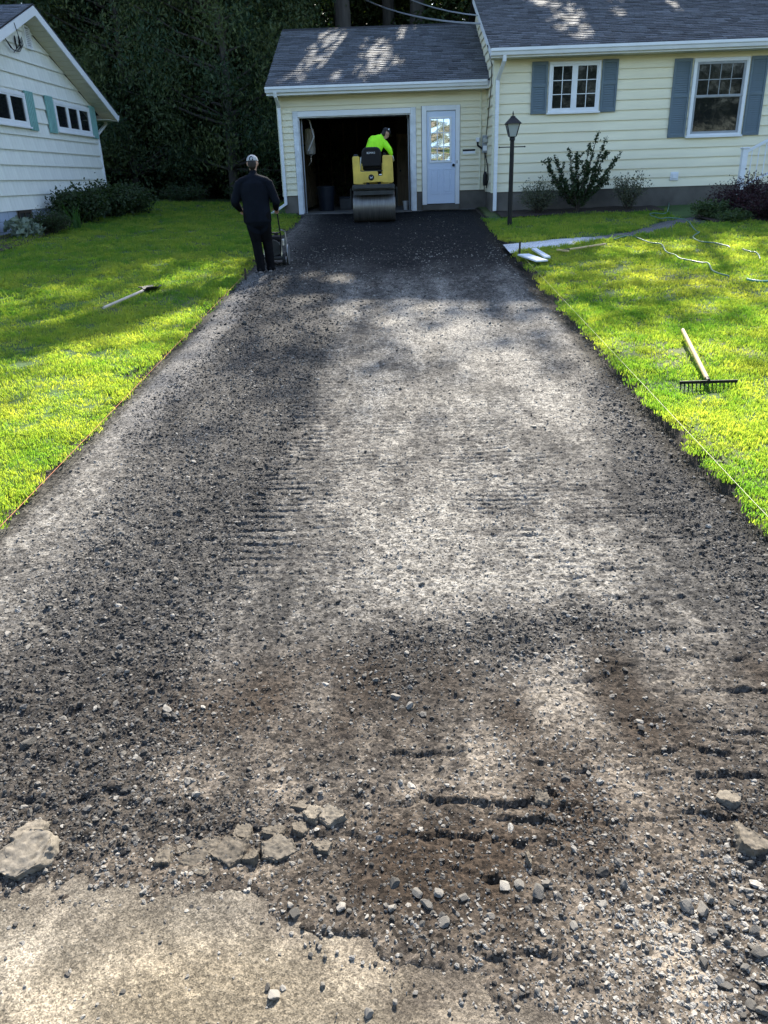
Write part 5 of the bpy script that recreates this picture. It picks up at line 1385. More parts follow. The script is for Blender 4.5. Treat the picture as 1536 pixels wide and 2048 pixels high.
# ================================================================== PEOPLE
class Body:
    """lofted, overlapping limbs fused by a voxel remesh into one continuous surface"""
    def __init__(s): s.mb = MB(); s.axes = []
    def loft(s, pts, rad, m, side=(1, 0, 0), n=14):
        """rad: (half width along side, half depth) at each point; rounded ends"""
        P = [Vector(p) for p in pts]; sd = Vector(side)
        rr = [(r, r) if not hasattr(r, '__len__') else r for r in rad]
        t0 = (P[1] - P[0]).normalized(); t1 = (P[-1] - P[-2]).normalized()
        e0, e1 = min(rr[0]), min(rr[-1])
        PP = [P[0] - t0*e0*.75, P[0] - t0*e0*.45] + P + [P[-1] + t1*e1*.45, P[-1] + t1*e1*.75]
        RR = [(rr[0][0]*.25, rr[0][1]*.25), (rr[0][0]*.75, rr[0][1]*.75)] + rr + [(rr[-1][0]*.75, rr[-1][1]*.75), (rr[-1][0]*.25, rr[-1][1]*.25)]
        b = len(s.mb.v)
        for i, p in enumerate(PP):
            t = (PP[min(i + 1, len(PP) - 1)] - PP[max(i - 1, 0)]).normalized()
            u = (sd - t*sd.dot(t))
            if u.length < .05: u = Vector((0, 1, 0)) - t*t.y
            u.normalize(); w = t.cross(u)
            for k in range(n):
                a = 2*math.pi*k/n; s.mb.v.append(tuple(p + u*math.cos(a)*RR[i][0] + w*math.sin(a)*RR[i][1]))
        for i in range(len(PP) - 1):
            for k in range(n): s.mb.f.append([b + i*n + k, b + i*n + (k + 1) % n, b + (i + 1)*n + (k + 1) % n, b + (i + 1)*n + k])
        s.mb.f.append([b + k for k in range(n)][::-1]); s.mb.f.append([b + (len(PP) - 1)*n + k for k in range(n)])
        for i in range(len(P) - 1): s.axes.append((np.array(P[i]), np.array(P[i + 1]), sum(rr[i])/2, sum(rr[i + 1])/2, m))
    def hand(s, wrist, fwd, palm, side, m, curl=1.1, sz=1.0, thumb=1):
        """fwd: along the hand, palm: palm normal (fingers curl that way), side: towards the thumb"""
        w, f, p, d = Vector(wrist), Vector(fwd).normalized(), Vector(palm).normalized(), Vector(side).normalized()
        s.loft([w, w + f*.05*sz, w + f*.09*sz], [(.030*sz, .018*sz), (.042*sz, .017*sz), (.042*sz, .015*sz)], m, d)
        for i, (o, L) in enumerate(((.031, .078), (.011, .086), (-.011, .080), (-.031, .064))):
            q = w + f*.088*sz + d*o*sz; pts = [q]; a = curl*.35
            for k in range(3):
                q = q + (f*math.cos(a) + p*math.sin(a))*L*sz*(.42, .32, .26)[k]; pts.append(q); a += curl*.75
            s.loft(pts, [.0095*sz, .009*sz, .0085*sz, .0075*sz], m, d, 8)
        q = w + f*.03*sz + d*.034*sz; pts = [q, q + (f*.6 + d*.7 + p*.2).normalized()*.035*sz]; pts.append(pts[-1] + (f*.8 + d*.15 + p*.55*curl).normalized()*.03*sz); pts.append(pts[-1] + (f*.6 - d*.2 + p*.8*curl).normalized()*.025*sz)
        s.loft(pts, [.013*sz, .011*sz, .010*sz, .008*sz], m, p, 8)
    def build(s, name, mats, parent, voxel=.011, sm=4):
        off = wloc(parent); me = s.mb.mesh('raw'); o = bpy.data.objects.new('raw', me); COL.objects.link(o)
        r = o.modifiers.new('r', 'REMESH'); r.mode = 'VOXEL'; r.voxel_size = voxel
        q = o.modifiers.new('s', 'SMOOTH'); q.iterations = sm; q.factor = .5
        dg = bpy.context.evaluated_depsgraph_get(); ev = o.evaluated_get(dg); out = bpy.data.meshes.new_from_object(ev)
        bpy.data.objects.remove(o)
        n = len(out.polygons); c = np.zeros(n*3, dtype=np.float32); out.polygons.foreach_get('center', c); c = c.reshape(-1, 3)
        best = np.full(n, 1e9); mi = np.zeros(n, dtype=np.int32)
        for (a, b, ra, rb, m) in s.axes:
            ab = b - a; t = np.clip(((c - a) @ ab)/(ab @ ab + 1e-12), 0, 1); d = np.linalg.norm(c - a - t[:, None]*ab, axis=1)/(ra + (rb - ra)*t)
            k = d < best; best[k] = d[k]; mi[k] = m
        for m in mats: out.materials.append(MATS[m])
        out.polygons.foreach_set('material_index', mi); out.polygons.foreach_set('use_smooth', np.ones(n, dtype=bool))
        out.name = name
        vv = np.zeros(len(out.vertices)*3, dtype=np.float32); out.vertices.foreach_get('co', vv); vv = vv.reshape(-1, 3) - np.array(off); out.vertices.foreach_set('co', vv.ravel()); out.update()
        return link(name, out, None, parent)
def head(b, c, fwd, up, skin, hair, sz=1.0):
    """skull, jaw, nose, ears, brow and a cap of hair round the back; c = centre of the skull"""
    c, f, u = Vector(c), Vector(fwd).normalized(), Vector(up).normalized(); r = f.cross(u).normalized()
    P = lambda x, y, z: c + r*x*sz + f*y*sz + u*z*sz
    b.loft([P(0, .01, -.10), P(0, .012, -.05), P(0, 0, .0), P(0, -.005, .05), P(0, -.008, .09)], [(.048*sz, .055*sz), (.066*sz, .082*sz), (.076*sz, .096*sz), (.074*sz, .095*sz), (.052*sz, .07*sz)], skin, r)
    b.loft([P(0, .092, .01), P(0, .112, -.028)], [.010*sz, .015*sz], skin, r, 8)
    b.loft([P(-.02, .088, -.062), P(.02, .088, -.062)], [.009*sz, .009*sz], skin, f, 8)
    for sx in (-1, 1):
        b.loft([P(sx*.078, -.005, .02), P(sx*.084, -.012, -.005), P(sx*.076, -.004, -.035)], [(.012*sz, .020*sz), (.013*sz, .020*sz), (.010*sz, .013*sz)], skin, r, 8)
        b.loft([P(sx*.032, .082, .018), P(sx*.036, .088, .018)], [.011*sz, .009*sz], skin, r, 8)
    b.loft([P(0, -.062, -.062), P(0, -.058, -.01), P(0, -.045, .05)], [(.060*sz, .040*sz), (.071*sz, .052*sz), (.068*sz, .055*sz)], hair, r)

# ---- the standing man, back to us, walking the machine along the left edge
MX, MY = -2.20, 13.21; MZ = float(G(MY)) + .012
man = thing('person', 'person in dark jacket, dark trousers and pale cap standing at the left lawn edge', 'person', (MX, MY, MZ))
b = Body(); o = Vector((MX, MY, MZ)); q = lambda x, y, z: o + Vector((x, y, z))
JA, TR, SK, HA, SH = 0, 1, 2, 3, 4
# trunk (jacket)
b.loft([q(-.03, .01, .78), q(-.03, .01, .90), q(-.035, .02, 1.05), q(-.04, .03, 1.20), q(-.045, .04, 1.33), q(-.045, .06, 1.42)], [(.228, .165), (.226, .160), (.218, .150), (.228, .150), (.215, .135), (.13, .095)], JA)
b.loft([q(-.25, .04, 1.36), q(-.045, .06, 1.42), q(.16, .04, 1.36)], [(.085, .075), (.10, .085), (.085, .075)], JA, (0, 1, 0))
b.loft([q(-.045, .06, 1.43), q(-.045, .075, 1.50)], [(.075, .07), (.062, .062)], JA)
b.loft([q(-.045, .075, 1.47), q(-.045, .09, 1.56)], [(.055, .055), (.053, .055)], SK)
# sleeves
for sx in (-1, 1):
    sh = q(-.045 + sx*.225, .04, 1.345); el = q(-.045 + sx*(.335 if sx > 0 else .325), .02, 1.07); wr = q(-.045 + sx*.295, .24, .965)
    b.loft([sh, sh*.5 + el*.5, el], [.080, .074, .066], JA); b.loft([el, el*.5 + wr*.5, wr], [.066, .057, .047], JA)
    f = Vector((-sx*.10, .95, -.25)); b.hand(wr + f*.02, f, (0, -.1, -1), (-sx, .0, .1), SK, 1.25)
# legs
for sx, hx, ax, ay, kx in ((-1, -.125, -.035, -.06, -.080), (1, .065, .105, .10, .085)):
    hip = q(hx, .01, .86); kn = q(kx, ay*.5 + .05, .47); an = q(ax, ay, .10)
    b.loft([hip, hip*.5 + kn*.5, kn], [(.118, .125), (.105, .112), (.083, .088)], TR); b.loft([kn, kn*.5 + an*.5, an, an - Vector((0, 0, .055))], [(.083, .088), (.078, .086), (.068, .076), (.072, .082)], TR)
    b.loft([an + Vector((0, -.045, -.055)), an + Vector((.01*sx, .07, -.06)), an + Vector((.02*sx, .165, -.068))], [(.042, .034), (.046, .030), (.040, .024)], SH)
b.loft([q(-.13, .01, .86), q(.07, .01, .86)], [(.13, .12), (.13, .12)], TR, (0, 1, 0))
hc = q(-.045, .10, 1.635); head(b, hc, (0, 1, -.12), (0, .12, 1), SK, HA)
b.build('body', ['navy_cloth', 'black_cloth', 'skin', 'hair', 'black_plastic'], man, .010, 4)
for (ax, ay) in ((-.035, -.06), (.105, .10)):       # pale shoe soles
    MB().prism([q(ax + .045*math.cos(t), ay + .055 + .135*math.sin(t), .0) for t in np.linspace(0, 6.283, 15)[:-1]], (0, 0, .022)).build('shoe_sole', 'sole', man, bevel=.004)
def cap(parent, c, fwd, up, m, badge=None, gap=True):
    c, f, u = Vector(c), Vector(fwd).normalized(), Vector(up).normalized(); r = f.cross(u).normalized(); mb = MB(); n = 20; rings = 7; vs = []
    for i in range(rings):
        t = i/(rings - 1)*math.pi/2*.97
        for k in range(n):
            a = 2*math.pi*k/n; vs.append(c + r*math.cos(a)*.092*math.cos(t) + f*(math.sin(a)*.110*math.cos(t)) + u*(.035 + .092*math.sin(t)))
    fs = [(i*n + k, i*n + (k + 1) % n, (i + 1)*n + (k + 1) % n, (i + 1)*n + k) for i in range(rings - 1) for k in range(n)] + [[(rings - 1)*n + k for k in range(n)]]
    cp_ = mb.add(vs, fs).build('cap', m, parent, True)
    br = MB(); vs = []                               # brim
    for i in range(5):
        for k in range(9):
            a = math.pi*(k/8) ; e = i/4; vs.append(c + r*math.cos(a)*.088 + f*(math.sin(a)*(.108 + .075*e)) + u*(.036 - .018*e*math.sin(a)))
    nn = len(vs); vs += [v + u*.006 for v in vs]; fs = [(i*9 + k, i*9 + k + 1, i*9 + k + 10, i*9 + k + 9) for i in range(4) for k in range(8)]; fs += [tuple(nn + x for x in g[::-1]) for g in fs]
    br.add(vs, fs).build('brim', m, cp_)
    MB().lathe([(.010, 0), (.008, .006), (.002, .009)], (0, 0, 0), 'z', 8).add([], []).build('button', m, cp_).location = c + u*.126 - wloc(cp_)
    return cp_, (r, f, u)
cp_, (r_, f_, u_) = cap(man, hc, (0, 1, -.08), (0, .08, 1), 'cap_grey')
back = [(-.034, .040), (.034, .040), (.030, .075), (.012, .098), (-.012, .098), (-.030, .075)]    # dark mesh opening above the strap
def cap_back(x, z): t = math.asin(min(1, max(0, (z - .035)/.092))); y = -.110*math.cos(t)*math.sqrt(max(0, 1 - (x/(.092*math.cos(t) + 1e-6))**2)); return hc + r_*x + f_*(y - .002) + u_*z
MB().prism([cap_back(x, z) for x, z in back], -f_*.004).build('mesh_back', 'cap_black', cp_)

# ---- the walk-behind machine in front of him
ed = thing('walk_behind_cutter', 'black walk-behind machine with silver engine pushed by the standing person', 'machine', (-2.02, 13.95, float(G(13.95))))
ex, ey, ez = -2.10, 13.95, float(G(13.95)) + .02
MB().box(ex - 0.156, ex + 0.156, ey - .25, ey + .30, ez + .10, ez + .135).build('deck', 'dark_frame', ed, bevel=.01)
for sx in (-1, 1):
    for sy in (-.2, .24):
        w = MB().lathe([(.03, -.028), (.085, -.028), (.095, -.015), (.095, .015), (.085, .028), (.03, .028)], (ex + sx*0.183, ey + sy, ez + .085), 'x', 18).build('wheel', 'rubber', ed, True)
        MB().lathe([(.05, -.031), (.055, 0), (.05, .031)], (ex + sx*0.183, ey + sy, ez + .085), 'x', 12).build('hub', 'steel', w, True)
MB().tube([(ex - 0.179, ey - .2, ez + .085), (ex + 0.179, ey - .2, ez + .085)], .011, 6).build('axle', 'dark_frame', ed); MB().tube([(ex - 0.179, ey + .24, ez + .085), (ex + 0.179, ey + .24, ez + .085)], .011, 6).build('axle', 'dark_frame', ed)
MB().box(ex - 0.117, ex + 0.117, ey - .14, ey + .20, ez + .136, ez + .36).build('engine_block', 'dark_frame', ed, bevel=.025)
MB().lathe([(.05, -.06), (.13, -.05), (.135, .0), (.12, .02)], (ex, ey - .15, ez + .27), 'y', 18).build('recoil_cover', 'dark_frame', ed, True)
MB().box(ex - 0.125, ex + 0.133, ey - .12, ey + .16, ez + .361, ez + .46).build('fuel_tank', 'black_plastic', ed, bevel=.03)
MB().lathe([(.035, .0), (.035, .03), (.02, .035)], (ex + 0.039, ey + .02, ez + .46), 'z', 12).build('fuel_cap', 'black_plastic', ed, True)
MB().box(ex + 0.117, ex + 0.176, ey - .05, ey + .12, ez + .28, ez + .40).build('muffler', 'steel', ed, bevel=.02)
for i in range(5): MB().box(ex - 0.119, ex - 0.078, ey - .10 + i*.05, ey - .07 + i*.05, ez + .2, ez + .34).build('cooling_fin', 'steel', ed)
MB().tube([(ex - 0.148, ey - .22, ez + .12), (ex - 0.148, ey - .22, ez + .52), (ex + 0.148, ey - .22, ez + .52), (ex + 0.148, ey - .22, ez + .12)], .013, 8).build('engine_guard', 'steel', ed, True)
MB().tube([(ex + 0.164, ey + .28, ez + .12), (ex + 0.164, ey + .28, ez + .50), (ex + 0.164, ey - .2, ez + .56)], .012, 8).build('engine_guard', 'steel', ed, True)
MB().lathe([(.02, -.006), (.17, -.004), (.17, .004), (.02, .006)], (ex + 0.226, ey + .05, ez + .15), 'x', 28).build('cutting_disc', 'steel', ed)
MB().tube([(ex + 0.156, ey + .05, ez + .15), (ex + 0.218, ey + .05, ez + .15)], .015, 8).build('arbor', 'dark_frame', ed)
HB = .985
for sx in (-1, 1):
    wr = q(-.045 + sx*.28, .34, HB - .045)
    MB().tube([(ex + sx*.13, ey - .20, ez + .13), (ex + sx*.16, ey - .30, ez + .50), (wr.x - .0*sx, wr.y + .06, wr.z - .03), (wr.x, wr.y - .04, wr.z + .0)], .012, 8).build('handle_bar', 'black_metal', ed, True)
MB().tube([(ex - .16, ey - .31, ez + .52), (ex + .16, ey - .31, ez + .52)], .010, 8).build('cross_bar', 'black_metal', ed)

# ================================================================== ROLLER AND ITS DRIVER
RXc, RYc = -.505, 19.83; RZ = float(G(19.83)) + .005
ro = thing('road_roller', 'small yellow tandem road roller backing towards the garage with steel drums', 'road roller', (RXc, RYc, RZ))
P = lambda x, y, z: (RXc + x, RYc + y, RZ + z)
def rb(name, m, x0, x1, y0, y1, z0, z1, parent=None, bevel=.01): a, c = P(x0, y0, z0), P(x1, y1, z1); return MB().box(a[0], c[0], a[1], c[1], a[2], c[2]).build(name, m, parent or ro, bevel=bevel)
for yy in (0, 1.42):
    d = MB().lathe([(.28, -.488), (.325, -.50), (.335, -.485), (.335, .485), (.325, .50), (.28, .488), (.06, .46)], P(0, yy, .335), 'x', 48).build('drum', 'drum_steel', ro, True)
    MB().lathe([(.02, -.52), (.11, -.51), (.11, .51), (.02, .52)], P(0, yy, .335), 'x', 20).build('drum_hub', 'dark_frame', d, True)
    for sx in (-1, 1):
        MB().prism([P(sx*.525, yy - .12, .30), P(sx*.525, yy + .12, .30), P(sx*.525, yy + .34, .74), P(sx*.525, yy - .34, .74)], (sx*.03, 0, 0)).build('drum_fork', 'dark_frame', ro, bevel=.005)
    rb('drum_frame', 'dark_frame', -.50, .50, yy - .36, yy + .36, .70, .80)
    rb('scraper_bar', 'dark_frame', -.47, .47, yy - .39, yy - .365, .60, .69, bevel=.004)
rb('frame_rail', 'dark_frame', -.46, -.36, .37, 1.05, .55, .72); rb('frame_rail', 'dark_frame', .36, .46, .37, 1.05, .55, .72)
# rear bodywork: a U of yellow panels round the seat, the right side of the floor cut lower
rb('rear_bumper', 'dark_frame', -.48, .48, -.45, -.40, .74, .83, bevel=.006)
prof = [(-.46, .845), (-.38, .835), (-.24, .835), (-.22, .865), (.20, .875), (.22, .855), (.36, .855), (.40, .845), (.47, .865), (.455, 1.41), (.43, 1.435), (.245, 1.435), (.225, 1.41), (.225, 1.005), (.115, 1.005), (.105, 1.105), (-.29, 1.105), (-.305, 1.41), (-.33, 1.43), (-.445, 1.43), (-.47, 1.40)]
body = MB().prism([P(x, -.36, z) for x, z in prof], (0, .58, 0)).build('rear_body', 'roller_yellow', ro, bevel=.012)
MB().lathe([(.058, -.012), (.066, -.006), (.066, .0)], P(-.045, -.362, .975), 'y', 24).build('emblem', 'cap_black', body, True)
for (a, c) in (((-.030, .022), (-.014, -.022)), ((-.014, -.022), (0, .010)), ((0, .010), (.014, -.022)), ((.014, -.022), (.030, .022))):
    MB().beam(P(-.045 + a[0], -.3775, .975 + a[1]), P(-.045 + c[0], -.3775, .975 + c[1]), .004, .010, (1, 0, 0)).build('emblem_mark', 'white_worn', body)
MB().lathe([(.055, .0), (.055, .03), (.045, .045), (.015, .052)], P(-.395, -.12, 1.43), 'z', 16).build('tank_cap', 'bin_blue', ro, True)
rb('well_floor', 'dark_frame', -.285, .22, -.30, .20, 1.106, 1.125, bevel=0)
rb('decal', 'white_paint', .135, .20, -.3625, -.3605, 1.02, 1.04, body, 0)
# front bodywork, engine hood
rb('front_body', 'roller_yellow', -.45, .45, 1.02, 1.80, .82, 1.30, bevel=.05)
rb('engine_hood', 'roller_yellow', -.36, .36, .62, 1.02, .74, 1.02, bevel=.03)
rb('platform', 'dark_frame', -.45, .45, .225, 1.01, .70, .735)
MB().tube([P(0, .95, .8), P(0, .82, 1.25)], .03, 8).build('steering_column', 'black_plastic', ro)
sw_ = MB(); ring = [P(.18*math.cos(t), .80 + .05*math.sin(t), 1.29 + .17*math.sin(t)) for t in np.linspace(0, 6.283, 25)]; sw_.tube(ring, .013, 6); sw_.tube([P(-.18, .80, 1.29), P(.18, .80, 1.29)], .010, 6); sw_.build('steering_wheel', 'black_plastic', ro, True)
for sx in (-1, 1):
    MB().tube([P(sx*.30 + (.02 if sx > 0 else 0), -.26, 1.14), P(sx*.285, -.27, 1.30), P(sx*.27, -.25, 1.40), P(sx*.26, .02, 1.42)], .014, 8).build('seat_rail', 'steel', ro, True)
# seat
se = thing('roller_seat', '', '', P(0, 0, 0)); COL.objects.unlink(se); bpy.data.objects.remove(se)
seat = rb('seat', 'black_plastic', -.24, .20, -.22, .28, 1.13, 1.24, bevel=.04)
sp_ = [(-.245, 1.20), (.185, 1.20), (.205, 1.36), (.195, 1.52), (.165, 1.585), (.10, 1.615), (-.16, 1.615), (-.22, 1.585), (-.25, 1.52), (-.26, 1.36)]
bk = MB().prism([P(x, -.34 + (z - 1.2)*-.06, z) for x, z in sp_], (0, .09, 0)).build('backrest', 'black_plastic', seat, bevel=.03)
tx = bpy.data.curves.new('seat_lettering', 'FONT'); tx.body = 'BOMAG'; tx.size = .055; tx.align_x = 'CENTER'; tx.extrude = .0008
to = bpy.data.objects.new('tmp', tx); COL.objects.link(to); dg = bpy.context.evaluated_depsgraph_get(); tme = bpy.data.meshes.new_from_object(to.evaluated_get(dg)); bpy.data.objects.remove(to)
tme.materials.clear(); tme.materials.append(MATS['white_paint']); lt = link('seat_lettering', tme, None, bk)
lt.rotation_euler = (R(90), 0, 0); lt.location = Vector(P(-.035, -.368, 1.475)) - wloc(bk)
rb('control_box', 'black_plastic', .235, .30, .02, .3, 1.4355, 1.50, bevel=.01)

dv = thing('person', 'person in bright lime shirt and black cap driving the roller, leaning right', 'person', P(0, .05, 1.24))
b = Body(); A = lambda x, y, z: Vector(P(x, y, z)); LI, TR, SK, HA, SH, GL = 0, 1, 2, 3, 4, 5
b.loft([A(-.06, .0, 1.33), A(-.03, .0, 1.44), A(.02, .02, 1.56), A(.075, .05, 1.67), A(.13, .09, 1.76), A(.175, .12, 1.815)], [(.165, .125), (.165, .125), (.175, .125), (.185, .12), (.16, .105), (.10, .08)], LI, (.85, 0, -.5))
b.loft([A(-.06, .0, 1.30), A(-.06, .02, 1.38)], [(.17, .13), (.165, .125)], TR)
b.loft([A(-.01, .12, 1.80), A(.15, .10, 1.79), A(.27, .09, 1.70)], [(.075, .075), (.085, .08), (.08, .075)], LI, (0, 1, 0))
b.loft([A(.175, .12, 1.82), A(.24, .14, 1.87)], [.056, .054], SK)
# right arm down to the body panel, left arm forward to the wheel
sh, el, wr = A(.275, .08, 1.70), A(.385, .01, 1.565), A(.425, .03, 1.475)
b.loft([sh, sh*.5 + el*.5, el], [.078, .072, .064], LI); b.loft([el, wr], [.064, .05], LI); b.hand(wr, (.25, .35, -.5), (-.2, -.2, -1), (-.3, .9, .2), GL, .5, 1.1)
sh, el, wr = A(-.02, .14, 1.78), A(-.14, .36, 1.56), A(-.13, .66, 1.42)
b.loft([sh, sh*.5 + el*.5, el], [.078, .070, .060], LI); b.loft([el, wr], [.06, .045], LI); b.hand(wr, (0, .9, -.1), (0, -.2, -1), (1, 0, .1), GL, 1.2)
for sx in (-1, 1):
    hip, kn, an = A(-.03 + sx*.10, .05, 1.31), A(-.02 + sx*.15, .47, 1.30), A(-.02 + sx*.14, .60, .87)
    b.loft([hip, hip*.5 + kn*.5, kn], [.092, .085, .072], TR); b.loft([kn, kn*.5 + an*.5, an], [.072, .066, .05], TR)
    b.loft([an + Vector((0, -.04, -.05)), an + Vector((0, .08, -.07)), an + Vector((0, .17, -.085))], [(.045, .04), (.048, .035), (.042, .028)], SH)
dhc = A(.315, .17, 1.905); df, du = Vector((.62, .62, -.48)), Vector((.38, .30, .87)); head(b, dhc, df, du, SK, HA, .96)
b.build('body', ['hivis', 'black_cloth', 'skin', 'hair', 'black_plastic', 'glove'], dv, .010, 4)
dc, (r_, f_, u_) = cap(dv, dhc, df, du, 'cap_black')
bp = dhc + r_*.078 - f_*.03 + u_*.085
MB().prism([bp + f_*-.014 + u_*-.014, bp + f_*.014 + u_*-.014, bp + f_*.006 + u_*.018, bp + f_*-.006 + u_*.018], r_*.014).build('cap_badge', 'white_paint', dc)

# ================================================================== STONES
def stone_mesh(name, seed, m, flat=.7, sub=1, rough=.16, cut=8):
    rg = np.random.default_rng(seed); bm = bmesh.new(); bmesh.ops.create_icosphere(bm, subdivisions=sub, radius=1)
    pl = [(lambda n: (n/np.linalg.norm(n), rg.uniform(.42, .80)))(rg.normal(size=3)) for _ in range(cut)]
    for v in bm.verts:
        c = np.array(v.co)
        for n, d in pl:
            e = c @ n - d
            if e > 0: c = c - n*e
        c = c*(1 + rg.normal()*rough*.35); c[2] *= flat; v.co = c
    me = bpy.data.meshes.new(name); bm.to_mesh(me); bm.free(); me.materials.append(MATS[m])
    return me
def gravel():
    protos = [bpy.data.objects.new('pebble', stone_mesh('pebble', 500 + i, 'gravel', rng.uniform(.55, .85), 1 if i < 6 else 2)) for i in range(8)]
    P_, S_, T_ = [], [], []
    def drop(y0, y1, dens, smin, smax, rough_w, base_w, bias):
        n = int(dens*4.5*(y1 - y0)); x = rng.uniform(-2.45, 2.05, n); y = rng.uniform(y0, y1, n)
        lim = .62*y + .55; k = np.abs(x) < np.minimum(lim + .4, 2.45); x, y = x[k], y[k]
        rough, pale, brown, _, dust, _ = drive_fields(x, y)
        fresh = smooth(13.8, 17.5, y)
        e = y - apron_edge(x)
        fringe = np.exp(-((e - .12)/.22)**2)*smooth(-.3, .6, x)*1.2 + np.exp(-((e - .2)/.18)**2)*.35
        corner = smooth(.35, .9, x)*smooth(2.0, 1.6, y)
        w = base_w*(.35 + .9*fbm(x*2.5, y*2.5, 141, 3)) + rough_w*rough**1.3 + .8*base_w*fringe + 1.4*rough_w*corner*.5
        w *= np.where(e < -.05, .06 + .9*corner, 1)*(1 - .3*fresh)
        k = rng.random(len(x)) < w; x, y, rough, pale, fresh, e, corner, dust = (a[k] for a in (x, y, rough, pale, fresh, e, corner, dust))
        s = smin*(smax/smin)**(rng.random(len(x))**2.4)
        z = np.where(e > -.03, drive_z(x, y), np.maximum(drive_z(x, y), G(y)))
        t = np.clip(rng.normal(.38, .24, len(x)) + .75*dust - .08*rough - .4*fresh + bias + .25*corner, 0, 1)
        P_.append(np.stack([x, y, z + s*.08], 1)); S_.append(s); T_.append(t)
    drop(1.15, 2.6, 11000, .0030, .010, 1.0, .34, .03)
    drop(2.6, 5.0, 6500, .0038, .011, 1.1, .20, 0)
    drop(5.0, 9.0, 2400, .0055, .013, 1.1, .15, 0)
    drop(9.0, 16.0, 360, .010, .020, .9, .12, 0)
    drop(1.5, 3.4, 800, .008, .021, .6, .05, .08)
    drop(3.4, 9.0, 460, .009, .021, .6, .02, .03)
    drop(9.0, 21.0, 420, .011, .024, .5, .22, -.05)
    p, s, t = np.concatenate(P_), np.concatenate(S_), np.concatenate(T_); n = len(p)
    sc = s[:, None]*rng.uniform(.75, 1.3, (n, 3)); rot = np.stack([rng.normal(0, .4, n), rng.normal(0, .4, n), rng.uniform(0, 6.28, n)], 1)
    scatter('gravel', p, rot, sc, t, rng.integers(0, 8, n), protos, 'loose dark and grey gravel strewn over the driveway', 'gravel')
gravel()
# larger loose stones one can pick out
LOOSE = [stone_mesh('stone', 600 + i, 'stone_loose', .72, 3, .05, 11) for i in range(8)]
def put_stone(px, py, wpx, label, group, me=None, name='stone', seed=None, mats=None, tall=.75):
    p = at_ground(px, py); D = math.sqrt(p[0]**2 + p[1]**2 + (ZC - p[2])**2); s = wpx*D/F_PX/2*.95
    z = float(np.maximum(drive_z(p[0], p[1])[0], G(p[1]))); r = random.Random(int(px*7 + py))
    o = link(name, me or LOOSE[r.randrange(8)], None, None, (p[0], p[1], z + s*.28*tall))
    o.rotation_euler = (r.uniform(-.35, .35), r.uniform(-.35, .35), r.uniform(0, 6.28)); o.scale = (s*r.uniform(.9, 1.15), s*r.uniform(.75, 1), s*r.uniform(.7, .95)*tall/.75)
    return tag(o, label, 'stone', group)
pale_ = [(790, 1770, 26), (838, 1790, 26), (878, 1788, 28), (928, 1800, 22), (855, 1817, 30), (786, 1822, 20), (785, 1845, 18), (845, 1853, 20), (887, 1850, 26), (1008, 1775, 26), (1040, 1774, 28), (1090, 1772, 26), (1075, 1790, 34), (1112, 1791, 22), (980, 1838, 18), (1150, 1856, 22), (1205, 1808, 22), (1245, 1808, 16), (915, 1832, 14), (865, 1832, 16), (965, 1870, 16), (830, 1877, 12), (1098, 1882, 14), (1130, 1838, 14), (960, 1822, 12)]
for a in pale_: put_stone(*a, 'pale rounded stone lying where the dark drive meets the sandy apron', 'pale stones at the apron edge')
corner_ = [(1375, 1815, 34), (1405, 1825, 34), (1420, 1802, 24), (1468, 1808, 18), (1455, 1850, 18), (1395, 1880, 16), (1425, 1865, 20), (1388, 1895, 22), (1455, 1883, 22), (1510, 1862, 26), (1522, 1910, 30), (1407, 1927, 22), (1437, 1960, 20), (1455, 1975, 24), (1490, 1940, 16), (1525, 1968, 20), (1470, 1900, 14), (1300, 1795, 18), (1325, 1780, 18), (1290, 1810, 14), (1340, 1842, 14), (1300, 1858, 16), (1500, 2010, 24), (1525, 2025, 22), (1460, 2000, 14), (1350, 1870, 12), (1390, 1845, 14), (1500, 1895, 14), (1530, 1845, 16), (1440, 1925, 12), (1475, 1930, 14), (1485, 2035, 18), (1330, 1815, 12)]
for a in corner_: put_stone(*a, 'grey stone among the coarse gravel at the right corner of the apron', 'grey stones at the apron corner')
mid_ = [(640, 1188, 12), (58, 1298, 20), (730, 1352, 16), (1037, 1400, 12), (1278, 1445, 18), (1283, 1455, 18), (400, 1188, 14), (365, 1405, 16), (820, 1415, 24), (790, 1397, 26), (245, 1510, 18), (1392, 1310, 14), (1065, 1300, 14), (300, 1535, 18), (540, 1530, 16), (565, 1545, 16), (500, 1540, 14), (620, 1575, 16), (720, 1585, 16), (640, 1590, 14), (735, 1610, 14), (945, 1690, 12), (1140, 1760, 12), (1010, 1597, 16), (60, 1490, 34), (350, 1165, 20), (1250, 1340, 14), (948, 1347, 14), (1330, 1500, 12), (490, 650, 14), (210, 1095, 16), (270, 1010, 14), (320, 1150, 14), (150, 1145, 16), (100, 1215, 16), (15, 1270, 18), (90, 1268, 16), (265, 1065, 14), (195, 1028, 18)]
for a in mid_: put_stone(*a, 'loose stone scattered on the torn-up driveway surface', 'stones scattered up the drive')
low_ = [(545, 1990, 30), (535, 1978, 18), (738, 2026, 22), (320, 1885, 10), (442, 1797, 14), (190, 1840, 9), (245, 1985, 12), (195, 2008, 9), (590, 1830, 26), (580, 1815, 16), (610, 1890, 10), (640, 1895, 14), (650, 1915, 12), (620, 1910, 12), (675, 1905, 10), (645, 1970, 14), (480, 1910, 9), (280, 1992, 8), (380, 1980, 8), (525, 1845, 10), (635, 1890, 12), (790, 2005, 18), (830, 1985, 12), (900, 2022, 10), (560, 1910, 9), (30, 1850, 14), (685, 1820, 24), (700, 1830, 14), (650, 1812, 10), (930, 1985, 10), (1075, 1985, 14), (1035, 2015, 12)]
for a in low_: put_stone(*a, 'small stone lying on the sandy concrete apron', 'stones on the apron')
